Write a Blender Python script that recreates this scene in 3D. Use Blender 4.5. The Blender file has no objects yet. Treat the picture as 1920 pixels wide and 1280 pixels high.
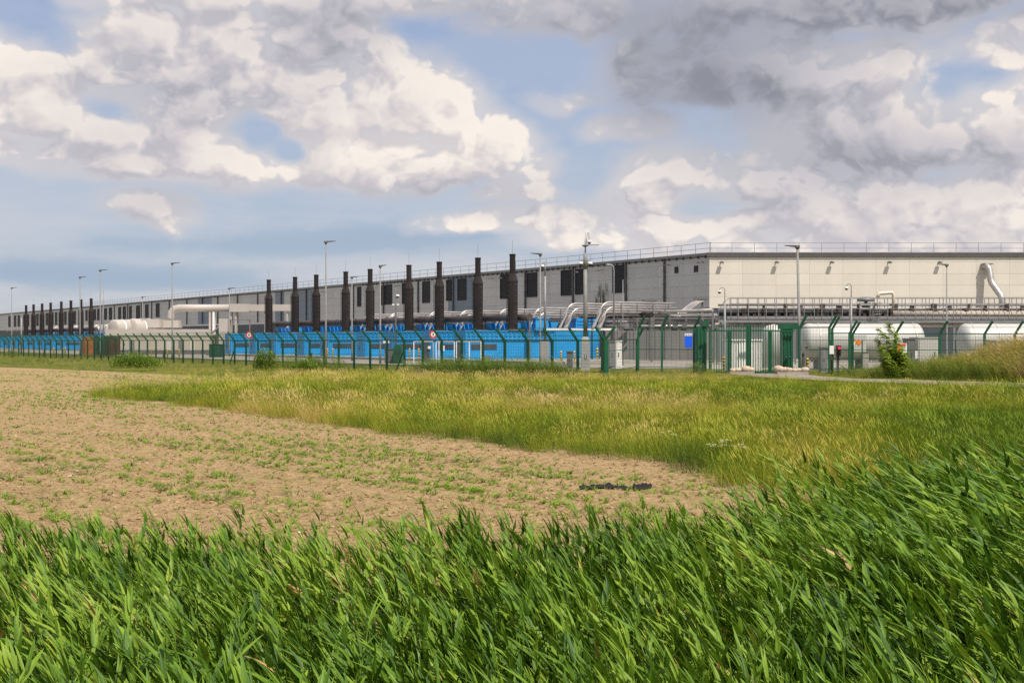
import bpy, math, random
import numpy as np
from mathutils import Vector, Matrix

scene = bpy.context.scene
col = scene.collection
R = random.Random(7)
NP = np.random.default_rng(11)

# ---------------------------------------------------------------- camera
F = 2400.0                     # focal length in photo pixels (photo 1920 wide)
EYE = 2.4                      # eye height, metres
HZ = 638.0                     # photo row of the horizon
cam_d = bpy.data.cameras.new('camera')
cam_d.sensor_width = 36.0
cam_d.lens = 36.0 * F / 1920.0
cam_d.clip_start = 0.1
cam_d.clip_end = 20000.0
cam = bpy.data.objects.new('camera', cam_d)
col.objects.link(cam)
cam.location = (0, 0, EYE)
cam.rotation_euler = (math.radians(90) + math.atan((638.0 - 640.0) / F), 0, 0)
scene.camera = cam
scene.cycles.use_denoising = False

scene.view_settings.view_transform = 'Standard'
scene.view_settings.look = 'None'
scene.view_settings.gamma = 1.0
scene.view_settings.use_curve_mapping = False
scene.view_settings.exposure = 0.12

# ---------------------------------------------------------------- sun
SUN_VEC = Vector((0.31, -0.47, 0.93)).normalized()      # towards the sun
SUN_EL = math.asin(SUN_VEC.z)
SUN_AZ = math.atan2(SUN_VEC.x, SUN_VEC.y)               # clockwise from +Y
sun_d = bpy.data.lights.new('sun', 'SUN')
sun_d.energy = 5.0
sun_d.angle = math.radians(0.5)
sun_d.color = (1.0, 0.93, 0.82)
sun = bpy.data.objects.new('sun', sun_d)
col.objects.link(sun)
sun.rotation_euler = SUN_VEC.to_track_quat('Z', 'Y').to_euler()
sun.location = (40, -40, 80)

# ---------------------------------------------------------------- world: sky with cumulus clouds
SKY_STRENGTH = 0.1
world = bpy.data.worlds.new('World')
scene.world = world
world.use_nodes = True
wn, wl = world.node_tree.nodes, world.node_tree.links
wn.clear()


class G:
    """small helper for writing node trees as expressions"""
    def __init__(self, tree):
        self.t = tree

    def put(self, sock, v):
        if isinstance(v, bpy.types.NodeSocket):
            self.t.links.new(v, sock)
        elif v is not None:
            sock.default_value = v

    def m(self, op, a, b=None, c=None, clamp=False):
        n = self.t.nodes.new('ShaderNodeMath')
        n.operation = op
        n.use_clamp = clamp
        for s, v in zip(n.inputs, (a, b, c)):
            self.put(s, v)
        return n.outputs[0]

    def v(self, op, a, b=None, c=None):
        n = self.t.nodes.new('ShaderNodeVectorMath')
        n.operation = op
        for s, x in zip(n.inputs, (a, b, c)):
            self.put(s, x)
        return n.outputs['Value'] if op in ('LENGTH', 'DOT_PRODUCT', 'DISTANCE') else n.outputs[0]

    def ramp(self, x, a, b, lo=0.0, hi=1.0, mode='SMOOTHSTEP'):
        n = self.t.nodes.new('ShaderNodeMapRange')
        n.interpolation_type = mode
        self.put(n.inputs[0], x)
        for i, q in zip((1, 2, 3, 4), (a, b, lo, hi)):
            self.put(n.inputs[i], q)
        return n.outputs[0]

    def mix(self, f, a, b, blend='MIX'):
        n = self.t.nodes.new('ShaderNodeMix')
        n.data_type = 'RGBA'
        n.blend_type = blend
        self.put(n.inputs[0], f)
        for s, x in ((n.inputs[6], a), (n.inputs[7], b)):
            if isinstance(x, tuple) and len(x) == 3:
                x = (*x, 1.0)
            self.put(s, x)
        return n.outputs[2]

    def noise(self, vec, scale, detail=4.0, rough=0.55, lac=2.0, dist=0.0, out='Fac'):
        n = self.t.nodes.new('ShaderNodeTexNoise')
        self.put(n.inputs['Vector'], vec)
        n.inputs['Scale'].default_value = scale
        n.inputs['Detail'].default_value = detail
        n.inputs['Roughness'].default_value = rough
        n.inputs['Lacunarity'].default_value = lac
        n.inputs['Distortion'].default_value = dist
        return n.outputs[out]

    def comb(self, x, y, z):
        n = self.t.nodes.new('ShaderNodeCombineXYZ')
        for s, q in zip(n.inputs, (x, y, z)):
            self.put(s, q)
        return n.outputs[0]

    def sep(self, v):
        n = self.t.nodes.new('ShaderNodeSeparateXYZ')
        self.put(n.inputs[0], v)
        return n.outputs


def sky_dir(px, py):
    """photo pixel of the sky -> (azimuth, elevation)"""
    u, w = (px - 960) / F, (HZ - py) / F
    return math.atan(u), math.atan(w * math.cos(math.atan(u)))


# cumulus bodies: (photo x, photo y, half width, half height, amount)
CLOUDS = [
    # top band
    (420, 8, 380, 50, .9), (760, 0, 330, 60, .85), (1050, 45, 190, 62, .85), (250, 60, 160, 60, .75), (620, 65, 80, 60, .9),
    # left puff
    (0, 130, 80, 95, 1.05), (60, 210, 100, 75, .9), (120, 300, 220, 42, .75),
    # big cumulus
    (320, 130, 130, 85, .95), (230, 200, 150, 80, .8), (470, 110, 150, 80, .95), (450, 220, 240, 80, 1.0), (670, 130, 75, 85, 1.0), (790, 215, 120, 85, 1.05),
    (920, 290, 100, 62, 1.05), (640, 315, 220, 62, 1.05), (800, 320, 130, 50, 1.0), (990, 372, 85, 34, 1.0), (990, 320, 90, 46, 1.0), (330, 320, 190, 46, 1.0), (160, 250, 140, 60, .95), (250, 170, 130, 90, .95), (440, 290, 120, 70, 1.05), (520, 330, 160, 50, 1.05),
    (450, 300, 250, 66, 1.0), (560, 225, 150, 90, 1.05), (340, 235, 170, 80, 1.0),
    # small ragged one
    (275, 405, 60, 36, .80),
    # low puffs in the middle
    (960, 432, 130, 30, .85), (1070, 425, 110, 40, .7), (1120, 460, 150, 30, .7),
    (1190, 245, 65, 38, .85), (1080, 182, 140, 26, .6),
    # upper right dark masses
    (1640, 5, 380, 62, 1.05), (1370, 140, 200, 80, 1.05), (1210, 110, 60, 50, .85), (1300, 40, 150, 60, .9), (1880, 105, 110, 60, .8),
    (1630, 150, 100, 85, 1.0), (1700, 250, 250, 90, 1.05), (1870, 240, 80, 80, .95), (1520, 250, 100, 60, .8),
    # lower right cumulus
    (1320, 325, 150, 45, .95), (1235, 385, 60, 95, 1.1), (1330, 425, 170, 60, 1.0), (1560, 425, 260, 70, 1.05), (1450, 320, 120, 50, 1.0), (1760, 440, 200, 60, 1.0), (1480, 345, 140, 62, 1.0), (1380, 440, 130, 50, .95), (1600, 390, 160, 60, 1.0),
    (1740, 420, 130, 66, 1.0), (1890, 400, 110, 75, .95), (1560, 480, 260, 45, .9), (1400, 385, 140, 40, .7),
    # blue holes
    (470, 262, 34, 24, -.95), (545, 300, 30, 18, -.8), (195, 205, 40, 22, -.5),
    (40, 15, 70, 45, -.7), (900, 120, 140, 60, -.3), (1800, 160, 60, 40, -.5), (1330, 376, 50, 9, -.5),
    (1110, 310, 90, 40, -.3), (1480, 425, 40, 14, -.4),
]
# heavy grey bodies and flat bases
SHADE = [
    (1620, 5, 420, 62, 1.0), (1350, 170, 180, 55, .95), (1650, 305, 300, 58, .75), (1240, 130, 90, 70, .45),
    (470, 195, 220, 50, .34), (560, 10, 420, 60, .34), (620, 85, 70, 45, .40), (600, 378, 240, 22, .45), (260, 160, 150, 70, .30),
    (280, 415, 80, 40, .42), (1690, 452, 330, 24, .26), (1400, 400, 130, 22, .28), (150, 300, 180, 40, .30), (1000, 30, 200, 50, .18),
    (1010, 405, 120, 20, .3), (860, 345, 160, 24, .35),
]

STREAKS = [(90, 505, 160, 20, .8), (560, 462, 260, 13, .8), (290, 525, 210, 14, .7), (740, 440, 160, 12, .8), (1120, 470, 120, 14, .3)]


def blob_sum(g, p2, table, acc=0.0, union=False):
    for (x, y, rx, ry, a) in table:
        az, el = sky_dir(x, y)
        sx, sy = F / rx, F / ry
        q = g.v('MULTIPLY_ADD', p2, (sx, sy, 0.0), (-az * sx, -el * sy, 0.0))
        if union and a > 0:
            q = g.v('MAXIMUM', q, g.v('MULTIPLY', q, (-1.0, -1.6, 0.0)))
        d = g.v('DOT_PRODUCT', q, q)
        e = g.m('EXPONENT', g.m('MULTIPLY', d, -0.46))
        if union and a > 0:
            acc = g.m('SMOOTH_MAX', acc, g.m('MULTIPLY', e, a), 0.12)
        else:
            acc = g.m('MULTIPLY_ADD', e, a, acc)
    return acc


def cloud_group():
    t = bpy.data.node_groups.new('cloud_density', 'ShaderNodeTree')
    t.interface.new_socket('Direction', in_out='INPUT', socket_type='NodeSocketVector')
    t.interface.new_socket('Density', in_out='OUTPUT', socket_type='NodeSocketFloat')
    t.interface.new_socket('Soft', in_out='OUTPUT', socket_type='NodeSocketFloat')
    gi, go = t.nodes.new('NodeGroupInput'), t.nodes.new('NodeGroupOutput')
    g = G(t)
    d = gi.outputs[0]
    s = g.sep(d)
    az = g.m('ARCTAN2', s[0], s[1])
    el = g.m('ARCSINE', s[2])
    # domain warp so that the bodies lose their oval outline
    q0 = g.v('MULTIPLY', d, (1.0, 1.0, 1.5))
    w1 = g.noise(q0, 9.0, 3.0, .55, out='Color')
    w1 = g.v('SUBTRACT', w1, (.5, .5, .5))
    p2 = g.v('MULTIPLY_ADD', w1, (.07, .05, 0.0), g.comb(az, el, 0.0))
    E = blob_sum(g, p2, CLOUDS, union=True)
    # away from the painted bodies the same kind of broken cumulus goes on
    off = g.m('MAXIMUM', g.ramp(g.m('ABSOLUTE', az), .40, .62), g.ramp(el, .285, .42))
    gen = g.ramp(g.noise(q0, 3.1, 3.0, .5), .42, .66, 0.0, 1.0)
    E = g.m('ADD', E, g.m('MULTIPLY', off, gen))
    q1 = g.v('MULTIPLY', d, (1.0, 1.0, 1.25))
    q1 = g.v('MULTIPLY_ADD', w1, (.05, .05, .04), q1)
    big = g.m('SUBTRACT', g.noise(q1, 15.0, 7.0, .56), .5)
    w2 = g.v('SUBTRACT', g.noise(q1, 38.0, 2.0, .5, out='Color'), (.5, .5, .5))
    q2 = g.v('MULTIPLY_ADD', w2, (.022, .022, .022), q1)
    vo = t.nodes.new('ShaderNodeTexVoronoi')
    vo.feature = 'F1'
    for k, x in (('Scale', 23.0), ('Detail', 2.0), ('Roughness', .55), ('Lacunarity', 2.3)):
        vo.inputs[k].default_value = x
    t.links.new(q2, vo.inputs['Vector'])
    bump = g.m('SUBTRACT', .36, g.m('MULTIPLY', vo.outputs['Distance'], vo.outputs['Distance']))
    D = g.m('MULTIPLY_ADD', big, .80, E)
    D = g.m('MULTIPLY_ADD', bump, .34, D)
    t.links.new(D, go.inputs[0])
    t.links.new(g.m('MULTIPLY_ADD', big, .8, E), go.inputs[1])
    return t


g = G(world.node_tree)
tc = wn.new('ShaderNodeTexCoord')
D0 = tc.outputs['Generated']
cg = cloud_group()


def density(vec):
    n = wn.new('ShaderNodeGroup')
    n.node_tree = cg
    wl.new(vec, n.inputs[0])
    return n.outputs


sky = wn.new('ShaderNodeTexSky')
sky.sky_type = 'NISHITA'
sky.sun_disc = False
sky.sun_elevation = SUN_EL
sky.sun_rotation = SUN_AZ
sky.air_density = 1.0
sky.dust_density = 1.6
sky.ozone_density = 1.5

den, soft = density(D0)
den2 = density(g.v('ADD', D0, (.009, 0.0, .012)))[0]
s0 = g.sep(D0)
az0 = g.m('ARCTAN2', s0[0], s0[1])
el0 = g.m('ARCSINE', s0[2])
wob = g.v('MULTIPLY_ADD', g.v('SUBTRACT', g.noise(D0, 16.0, 5.0, .6, out='Color'), (.5, .5, .5)), (.07, .035, 0.0), g.comb(az0, el0, 0.0))
shade = blob_sum(g, wob, SHADE)
alpha = g.ramp(den, .33, g.m('MULTIPLY_ADD', shade, .30, .48))
core = g.ramp(den, .45, 1.25, 0.0, .10)
rise = g.m('MAXIMUM', g.m('SUBTRACT', den, den2), -.19)
lit = g.m('MULTIPLY_ADD', rise, g.m('MULTIPLY_ADD', core, -7.0, 1.05), .83, clamp=True)
lit = g.m('SUBTRACT', lit, core)
lit = g.m('SUBTRACT', lit, g.m('MULTIPLY', shade, .68), clamp=True)
cl = wn.new('ShaderNodeValToRGB')
cr = cl.color_ramp
cr.interpolation = 'B_SPLINE'
stops = [(0.0, (2.2, 2.3, 2.75)), (.25, (4.1, 4.1, 4.6)), (.50, (5.5, 5.25, 5.6)), (.75, (7.7, 7.1, 6.7)), (1.0, (9.5, 8.65, 7.8))]
while len(cr.elements) < len(stops):
    cr.elements.new(0.5)
for e, (p, c) in zip(cr.elements, stops):
    e.position = p
    e.color = (c[0] / 10, c[1] / 10, c[2] / 10, 1)
wl.new(lit, cl.inputs[0])
cloud_col = g.v('SCALE', cl.outputs[0])
cloud_col.node.inputs['Scale'].default_value = 10.0
# clear sky: Nishita, softened towards the pale milky blue of the photograph's humid air
clear = g.mix(.72, sky.outputs[0], g.mix(g.ramp(el0, 0.0, .24, mode='LINEAR'), (4.7, 5.3, 6.2), (3.1, 4.05, 6.2)))
# thin high veil and low streaks
veil = g.m('MULTIPLY', g.noise(g.v('MULTIPLY', D0, (1.0, 1.0, 5.0)), 7.0, 6.0, .6), .75)
stk = blob_sum(g, g.v('MULTIPLY_ADD', g.v('SUBTRACT', g.noise(g.v('MULTIPLY', D0, (1, 1, 3.5)), 12.0, 5.0, .6, out='Color'), (.5, .5, .5)), (.12, .012, 0.0), g.comb(az0, el0, 0.0)), STREAKS)
low = g.ramp(el0, .02, .16, 1.0, .25)
veil = g.m('MULTIPLY', g.ramp(veil, .16, .46), low)
veil = g.m('SUBTRACT', veil, g.m('MULTIPLY', stk, .9), clamp=True)
clear = g.mix(g.m('MULTIPLY', stk, .95, clamp=True), clear, (3.45, 4.3, 5.5))
clear = g.mix(g.m('MULTIPLY', veil, .9), clear, (5.9, 5.95, 6.3))
haze_cloud = g.mix(g.m('MULTIPLY', shade, .9, clamp=True), (6.6, 6.4, 6.55), (3.5, 3.55, 4.1))
clear = g.mix(g.ramp(soft, .18, .66, 0.0, .92), clear, haze_cloud)
full = g.mix(alpha, clear, cloud_col)
bg = wn.new('ShaderNodeBackground')
bg.inputs['Strength'].default_value = SKY_STRENGTH
wl.new(full, bg.inputs[0])
wo = wn.new('ShaderNodeOutputWorld')
wl.new(bg.outputs[0], wo.inputs[0])

# ---------------------------------------------------------------- helpers
def px(x, depth):
    """world x of a photo column at a given depth"""
    return (x - 960.0) / F * depth


def pz(y, depth):
    """world height of a photo row at a given depth"""
    return EYE + (HZ - y) / F * depth


def gp(x, y):
    """ground point (z = 0) seen at photo pixel"""
    d = EYE * F / (y - HZ)
    return Vector((px(x, d), d, 0.0))


class MB:
    def __init__(self):
        self.v, self.f, self.s = [], [], []

    def add(self, vs, fs, smooth=False):
        o = len(self.v)
        self.v += [tuple(p) for p in vs]
        self.f += [tuple(i + o for i in f) for f in fs]
        self.s += [smooth] * len(fs)
        return self

    def box(self, c, s, rz=0.0, M=None):
        hx, hy, hz = s[0] / 2, s[1] / 2, s[2] / 2
        ca, sa = math.cos(rz), math.sin(rz)
        vs = []
        for z in (-hz, hz):
            for x, y in ((-hx, -hy), (hx, -hy), (hx, hy), (-hx, hy)):
                p = Vector((x, y, z))
                p = (M @ p) if M is not None else Vector((x * ca - y * sa, x * sa + y * ca, z))
                vs.append((c[0] + p.x, c[1] + p.y, c[2] + p.z))
        return self.add(vs, [(3, 2, 1, 0), (4, 5, 6, 7), (0, 1, 5, 4), (1, 2, 6, 5), (2, 3, 7, 6), (3, 0, 4, 7)])

    def bb(self, x0, x1, y0, y1, z0, z1):
        return self.box(((x0 + x1) / 2, (y0 + y1) / 2, (z0 + z1) / 2), (abs(x1 - x0), abs(y1 - y0), abs(z1 - z0)))

    def beam(self, a, b, w, h=None):
        """square bar from a to b"""
        a, b = Vector(a), Vector(b)
        d = b - a
        M = d.to_track_quat('Y', 'Z').to_matrix()
        return self.box((a + b) / 2, (w, d.length, h or w), M=M)

    def tube(self, pts, r, n=8, caps=True):
        pts = [Vector(p) for p in pts]
        rs = r if isinstance(r, (list, tuple)) else [r] * len(pts)
        vs, fs = [], []
        t0 = (pts[1] - pts[0]).normalized()
        up = Vector((0, 0, 1)) if abs(t0.z) < .9 else Vector((0, 1, 0))
        nrm = (up - t0 * up.dot(t0)).normalized()
        for i, p in enumerate(pts):
            if i == 0:
                t = t0
            elif i == len(pts) - 1:
                t = (pts[i] - pts[i - 1]).normalized()
            else:
                t = ((pts[i] - pts[i - 1]).normalized() + (pts[i + 1] - pts[i]).normalized()).normalized()
            nrm = (nrm - t * nrm.dot(t)).normalized()
            bi = t.cross(nrm)
            for k in range(n):
                a = 2 * math.pi * k / n
                vs.append(p + (nrm * math.cos(a) + bi * math.sin(a)) * rs[i])
        for i in range(len(pts) - 1):
            for k in range(n):
                k2 = (k + 1) % n
                fs.append((i * n + k, i * n + k2, (i + 1) * n + k2, (i + 1) * n + k))
        self.add(vs, fs, n > 5)
        if caps:
            o = len(self.v) - len(vs)
            self.f += [tuple(o + k for k in reversed(range(n))), tuple(o + (len(pts) - 1) * n + k for k in range(n))]
            self.s += [False, False]
        return self

    def lathe(self, prof, c=(0, 0, 0), n=16, axis='z', smooth=True):
        vs, fs = [], []
        for r, h in prof:
            for k in range(n):
                a = 2 * math.pi * (k + .5) / n
                u, w = r * math.cos(a), r * math.sin(a)
                p = (u, w, h) if axis == 'z' else (h, u, w)
                vs.append((c[0] + p[0], c[1] + p[1], c[2] + p[2]))
        m = len(prof)
        for i in range(m - 1):
            for k in range(n):
                k2 = (k + 1) % n
                fs.append((i * n + k, i * n + k2, (i + 1) * n + k2, (i + 1) * n + k))
        self.add(vs, fs, smooth)
        o = len(self.v) - len(vs)
        if prof[0][0] > 1e-4:
            self.f.append(tuple(o + k for k in reversed(range(n)))); self.s.append(False)
        if prof[-1][0] > 1e-4:
            self.f.append(tuple(o + (m - 1) * n + k for k in range(n))); self.s.append(False)
        return self

    def prism(self, poly, z0, z1):
        n = len(poly)
        vs = [(x, y, z0) for x, y in poly] + [(x, y, z1) for x, y in poly]
        fs = [tuple(reversed(range(n))), tuple(range(n, 2 * n))]
        fs += [(k, (k + 1) % n, n + (k + 1) % n, n + k) for k in range(n)]
        return self.add(vs, fs)

    def mesh(self, name, mat):
        me = bpy.data.meshes.new(name)
        me.from_pydata(self.v, [], self.f)
        me.polygons.foreach_set('use_smooth', self.s)
        me.materials.append(mat)
        me.update()
        return me

    def build(self, name, mat, parent=None, loc=None, rz=None):
        return put(name, self.mesh(name, mat), parent, loc, rz)


def put(name, me, parent=None, loc=None, rz=None):
    o = bpy.data.objects.new(name, me)
    col.objects.link(o)
    if parent is not None:
        o.parent = parent
    if loc is not None:
        o.location = loc
    if rz:
        o.rotation_euler = (0, 0, rz)
    return o


def tag(o, label=None, cat=None, group=None, kind=None):
    if label:
        o['label'] = label
    if cat:
        o['category'] = cat
    if group:
        o['group'] = group
    if kind:
        o['kind'] = kind
    return o


def thing(name, label, cat, loc, rz=0.0, group=None):
    o = bpy.data.objects.new(name, None)
    o.empty_display_size = .3
    col.objects.link(o)
    o.location = loc
    o.rotation_euler = (0, 0, rz)
    return tag(o, label, cat, group)


KIDS = {}


def dup(o, loc=None, rz=None, label=None, parent=None):
    """copy of a thing with its parts and sub-parts (mesh data shared)"""
    c = o.copy()
    col.objects.link(c)
    if parent is not None:
        c.parent = parent
    if loc is not None:
        c.location = loc
    if rz is not None:
        c.rotation_euler = (0, 0, rz)
    if label:
        c['label'] = label
    for ch in list(o.children):
        dup(ch, parent=c)
    return c


# ---------------------------------------------------------------- materials
MATS = {}


def mat(name, rgb, rough=.6, metal=0.0, var=.10, scale=1.5, bump=0.0, bscale=20.0, spec=.5, stretch=(1, 1, 1), dirt=None, each=0.0):
    m = bpy.data.materials.new(name)
    m.use_nodes = True
    t = m.node_tree
    q = G(t)
    b = t.nodes['Principled BSDF']
    co = t.nodes.new('ShaderNodeTexCoord').outputs['Object']
    if stretch != (1, 1, 1):
        co = q.v('MULTIPLY', co, stretch)
    nz = q.noise(co, scale, 6.0, .6)
    lo = tuple(max(0, c * (1 - var)) for c in rgb)
    hi = tuple(min(1, c * (1 + var)) for c in rgb)
    c = q.mix(q.ramp(nz, .3, .7), lo, hi)
    if dirt:
        d = q.ramp(q.noise(co, dirt[1], 5.0, .65), dirt[2], dirt[2] + .16)
        c = q.mix(q.m('MULTIPLY', d, dirt[3]), c, dirt[0])
    if each:
        oi = t.nodes.new('ShaderNodeObjectInfo').outputs['Random']
        k = q.m('MULTIPLY_ADD', oi, 2 * each, 1 - each)
        c = q.mix(1.0, c, q.comb(k, k, k), 'MULTIPLY')
    t.links.new(c, b.inputs['Base Color'])
    t.links.new(q.m('MULTIPLY_ADD', nz, .25, rough - .125, clamp=True), b.inputs['Roughness'])
    b.inputs['Metallic'].default_value = metal
    b.inputs['Specular IOR Level'].default_value = spec
    if bump:
        bn = t.nodes.new('ShaderNodeBump')
        bn.inputs['Strength'].default_value = bump
        bn.inputs['Distance'].default_value = .03
        t.links.new(q.noise(co, bscale, 5.0, .6), bn.inputs['Height'])
        t.links.new(bn.outputs[0], b.inputs['Normal'])
    MATS[name] = m
    return m


M_CREAM = mat('cream_cladding', (.62, .575, .495), .5, var=.05, scale=.25, dirt=((.40, .37, .31), .12, .60, .30), stretch=(1, 1, .35), each=.035)
M_WALL = mat('grey_cladding', (.47, .46, .44), .5, var=.05, scale=.3, dirt=((.26, .25, .20), .25, .60, .45), stretch=(1, 1, .3), each=.06)
M_WALLD = mat('slate_cladding', (.16, .20, .24), .5, var=.08, scale=.3, stretch=(1, 1, .3))
M_CORE = mat('panel_backing', (.22, .21, .20), .8, var=.05)
M_FASCIA = mat('dark_fascia', (.085, .08, .08), .5, var=.08)
M_GUTTER = mat('grey_gutter', (.22, .215, .21), .45, var=.06, metal=.3)
M_ROOF = mat('roof_sheet', (.42, .41, .40), .6, var=.08, scale=.2)
M_LOUVRE = mat('louvre_black', (.012, .013, .018), .6, var=.15)
M_PLINTH = mat('plinth_blue_grey', (.05, .06, .075), .6, var=.1)
M_STACK = mat('stack_brown', (.024, .019, .018), .65, var=.25, scale=.6, spec=.2, dirt=((.07, .04, .03), .9, .6, .25), each=.15)
M_STACKLT = mat('bolt_grey', (.16, .15, .145), .5)
M_BLUE = mat('container_blue', (.022, .29, .62), .45, var=.10, scale=.5, dirt=((.05, .22, .40), .5, .6, .35), each=.08)
M_BLUE2 = mat('hood_blue', (.02, .29, .70), .4, var=.1)
M_BLUEG = mat('louvre_grey_blue', (.10, .10, .12), .5, var=.2)
M_SILVER = mat('aluminium_cladding', (.42, .39, .37), .38, metal=.5, var=.12, scale=.8)
M_STEEL = mat('galvanised_steel', (.23, .23, .235), .55, metal=.3, var=.12, scale=3)
M_STEELD = mat('dull_steel', (.16, .15, .15), .55, metal=.3, var=.2, scale=1)
M_PIPE_D = mat('dark_pipe', (.075, .058, .052), .5, metal=.2, var=.2, scale=.7)
M_MAST = mat('mast_grey', (.20, .195, .185), .6, var=.15, scale=2)
M_PIPE_L = mat('beige_pipe', (.60, .52, .42), .45, var=.08)
M_GREEN = mat('fence_green', (.006, .085, .038), .45, var=.15, scale=1.2)
M_GREEND = mat('cabinet_green', (.010, .055, .030), .5, var=.15)
M_WHITE = mat('white_coat', (.42, .38, .345), .5, var=.05, scale=.5, dirt=((.5, .44, .38), .6, .6, .3))
M_WHITE2 = mat('white_paint', (.78, .76, .74), .5, var=.05)
M_TANK = mat('tank_white', (.48, .465, .435), .42, var=.05, scale=.4, dirt=((.5, .45, .38), .5, .58, .3))
M_CONC = mat('concrete', (.31, .29, .26), .85, var=.14, scale=1.2, bump=.3, bscale=14)
M_CONCG = mat('mast_base_concrete', (.33, .32, .31), .85, var=.10, scale=1.5, bump=.2, bscale=14)
M_GREYW = mat('screen_wall_grey', (.17, .165, .16), .7, var=.10, scale=.6, stretch=(1, 1, .3))
M_CREAMW = mat('plant_house_cream', (.50, .44, .36), .6, var=.06, scale=.6)
M_BROWN = mat('container_brown', (.085, .035, .025), .55, var=.2)
M_ORANGE = mat('container_orange_brown', (.33, .11, .035), .55, var=.2)
M_YEL = mat('bollard_yellow', (.80, .52, .02), .45, var=.06)
M_BLK = mat('bollard_black', (.02, .02, .022), .5, var=.1)
M_SIGNB = mat('sign_blue', (.005, .10, .75), .4, var=.03)
M_SIGNW = mat('sign_white', (.80, .79, .77), .4, var=.03)
M_RED = mat('sign_red', (.72, .03, .06), .4, var=.03)
M_ORG = mat('placard_orange', (.85, .20, .02), .4, var=.04)
M_DARK = mat('signal_black', (.02, .02, .02), .5)
M_STONE = mat('pale_boulder', (.44, .35, .26), .85, var=.2, scale=4, bump=.5, bscale=9)
M_PLAST = mat('black_sheet', (.018, .016, .015), .7, spec=.15, var=.2)
M_POST = mat('weathered_post', (.06, .055, .05), .7)

lens = bpy.data.materials.new('red_signal_light')
lens.use_nodes = True
lb = lens.node_tree.nodes['Principled BSDF']
lb.inputs['Base Color'].default_value = (.8, .02, .03, 1)
lb.inputs['Emission Color'].default_value = (1, .03, .08, 1)
lb.inputs['Emission Strength'].default_value = 1.2


def ground_mat(name, build):
    m = bpy.data.materials.new(name)
    m.use_nodes = True
    t = m.node_tree
    q = G(t)
    geo = t.nodes.new('ShaderNodeNewGeometry')
    c, h, s = build(q, geo.outputs['Position'])
    b = t.nodes['Principled BSDF']
    t.links.new(c, b.inputs['Base Color'])
    b.inputs['Roughness'].default_value = .95
    b.inputs['Specular IOR Level'].default_value = .15
    if h is not None:
        bn = t.nodes.new('ShaderNodeBump')
        bn.inputs['Strength'].default_value = s
        bn.inputs['Distance'].default_value = .05
        t.links.new(h, bn.inputs['Height'])
        t.links.new(bn.outputs[0], b.inputs['Normal'])
    return m


def soil(q, p):
    # rows run towards (-0.74, 1)
    a = math.atan2(1.0, -.74)
    u = q.v('DOT_PRODUCT', p, (math.cos(a), math.sin(a), 0))
    w = q.v('DOT_PRODUCT', p, (-math.sin(a), math.cos(a), 0))
    rowv = q.comb(q.m('MULTIPLY', u, .12), w, 0.0)
    big = q.noise(rowv, .9, 4.0, .55)
    fine = q.noise(p, 9.0, 8.0, .7)
    mid = q.noise(p, 1.4, 4.0, .6)
    c = q.mix(q.ramp(fine, .32, .68), (.215, .140, .066), (.43, .30, .152))
    c = q.mix(q.m('MULTIPLY', q.ramp(mid, .45, .75), .5), c, (.39, .28, .145))
    c = q.mix(q.m('MULTIPLY', q.ramp(big, .5, .7), .30), c, (.24, .20, .075))
    c = q.mix(q.m('MULTIPLY', q.ramp(q.noise(p, 26.0, 3.0, .5), .66, .72), .8), c, (.60, .50, .40))
    c = q.mix(q.m('MULTIPLY', q.ramp(q.noise(p, 17.0, 3.0, .5), .64, .70), .7), c, (.10, .065, .04))
    return c, q.m('ADD', fine, q.m('MULTIPLY', q.noise(p, 34.0, 4.0, .6), .5)), 1.0


def turf(q, p):
    c = q.mix(q.ramp(q.noise(p, .18, 5.0, .6), .35, .65), (.085, .10, .014), (.17, .145, .028))
    c = q.mix(q.ramp(q.noise(p, 2.2, 5.0, .6), .4, .7), c, (.05, .065, .012))
    return c, q.noise(p, 6.0, 5.0, .6), .8


def mudm(q, p):
    c = q.mix(q.ramp(q.noise(p, 2.0, 6.0, .6), .3, .7), (.030, .028, .012), (.07, .055, .025))
    return c, q.noise(p, 8.0, 5.0, .6), .8


def yardm(q, p):
    c = q.mix(q.ramp(q.noise(p, .25, 6.0, .6), .3, .7), (.22, .20, .17), (.31, .28, .24))
    c = q.mix(q.m('MULTIPLY', q.ramp(q.noise(p, 1.1, 5.0, .65), .56, .7), .5), c, (.22, .20, .17))
    return c, None, 0


def roadm(q, p):
    c = q.mix(q.ramp(q.noise(p, .8, 6.0, .6), .3, .7), (.20, .165, .135), (.33, .275, .225))
    c = q.mix(q.m('MULTIPLY', q.ramp(q.noise(p, 20.0, 3.0, .6), .5, .7), .5), c, (.14, .12, .10))
    return c, q.noise(p, 30.0, 3.0, .6), .4


M_SOIL = ground_mat('dry_soil', soil)
M_TURF = ground_mat('rough_turf', turf)
M_MUD = ground_mat('ditch_mud', mudm)
M_YARD = ground_mat('yard_concrete', yardm)
M_ROAD = ground_mat('worn_asphalt', roadm)


# ---------------------------------------------------------------- terrain
def sstep(a, b, x):
    t = min(1.0, max(0.0, (x - a) / (b - a)))
    return t * t * (3 - 2 * t)


def bed_far(x):
    """far edge of the reed bed"""
    return 9.6 + 0.12 * max(0.0, x + 1.0) + (0.55 * max(0.0, x - 0.8)) * .8


def height(x, y):
    e = bed_far(x)
    z = -0.55 * sstep(1.6, 3.2, y) * (1 - sstep(e - .6, e + 1.3, y))
    z += 0.75 * (1 - sstep(-1.5, 2.2, y))
    # raised verge behind the access road on the right
    z += 0.45 * math.exp(-((x - 38) / 15) ** 2 - ((y - 76) / 5) ** 2)
    return z


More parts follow.
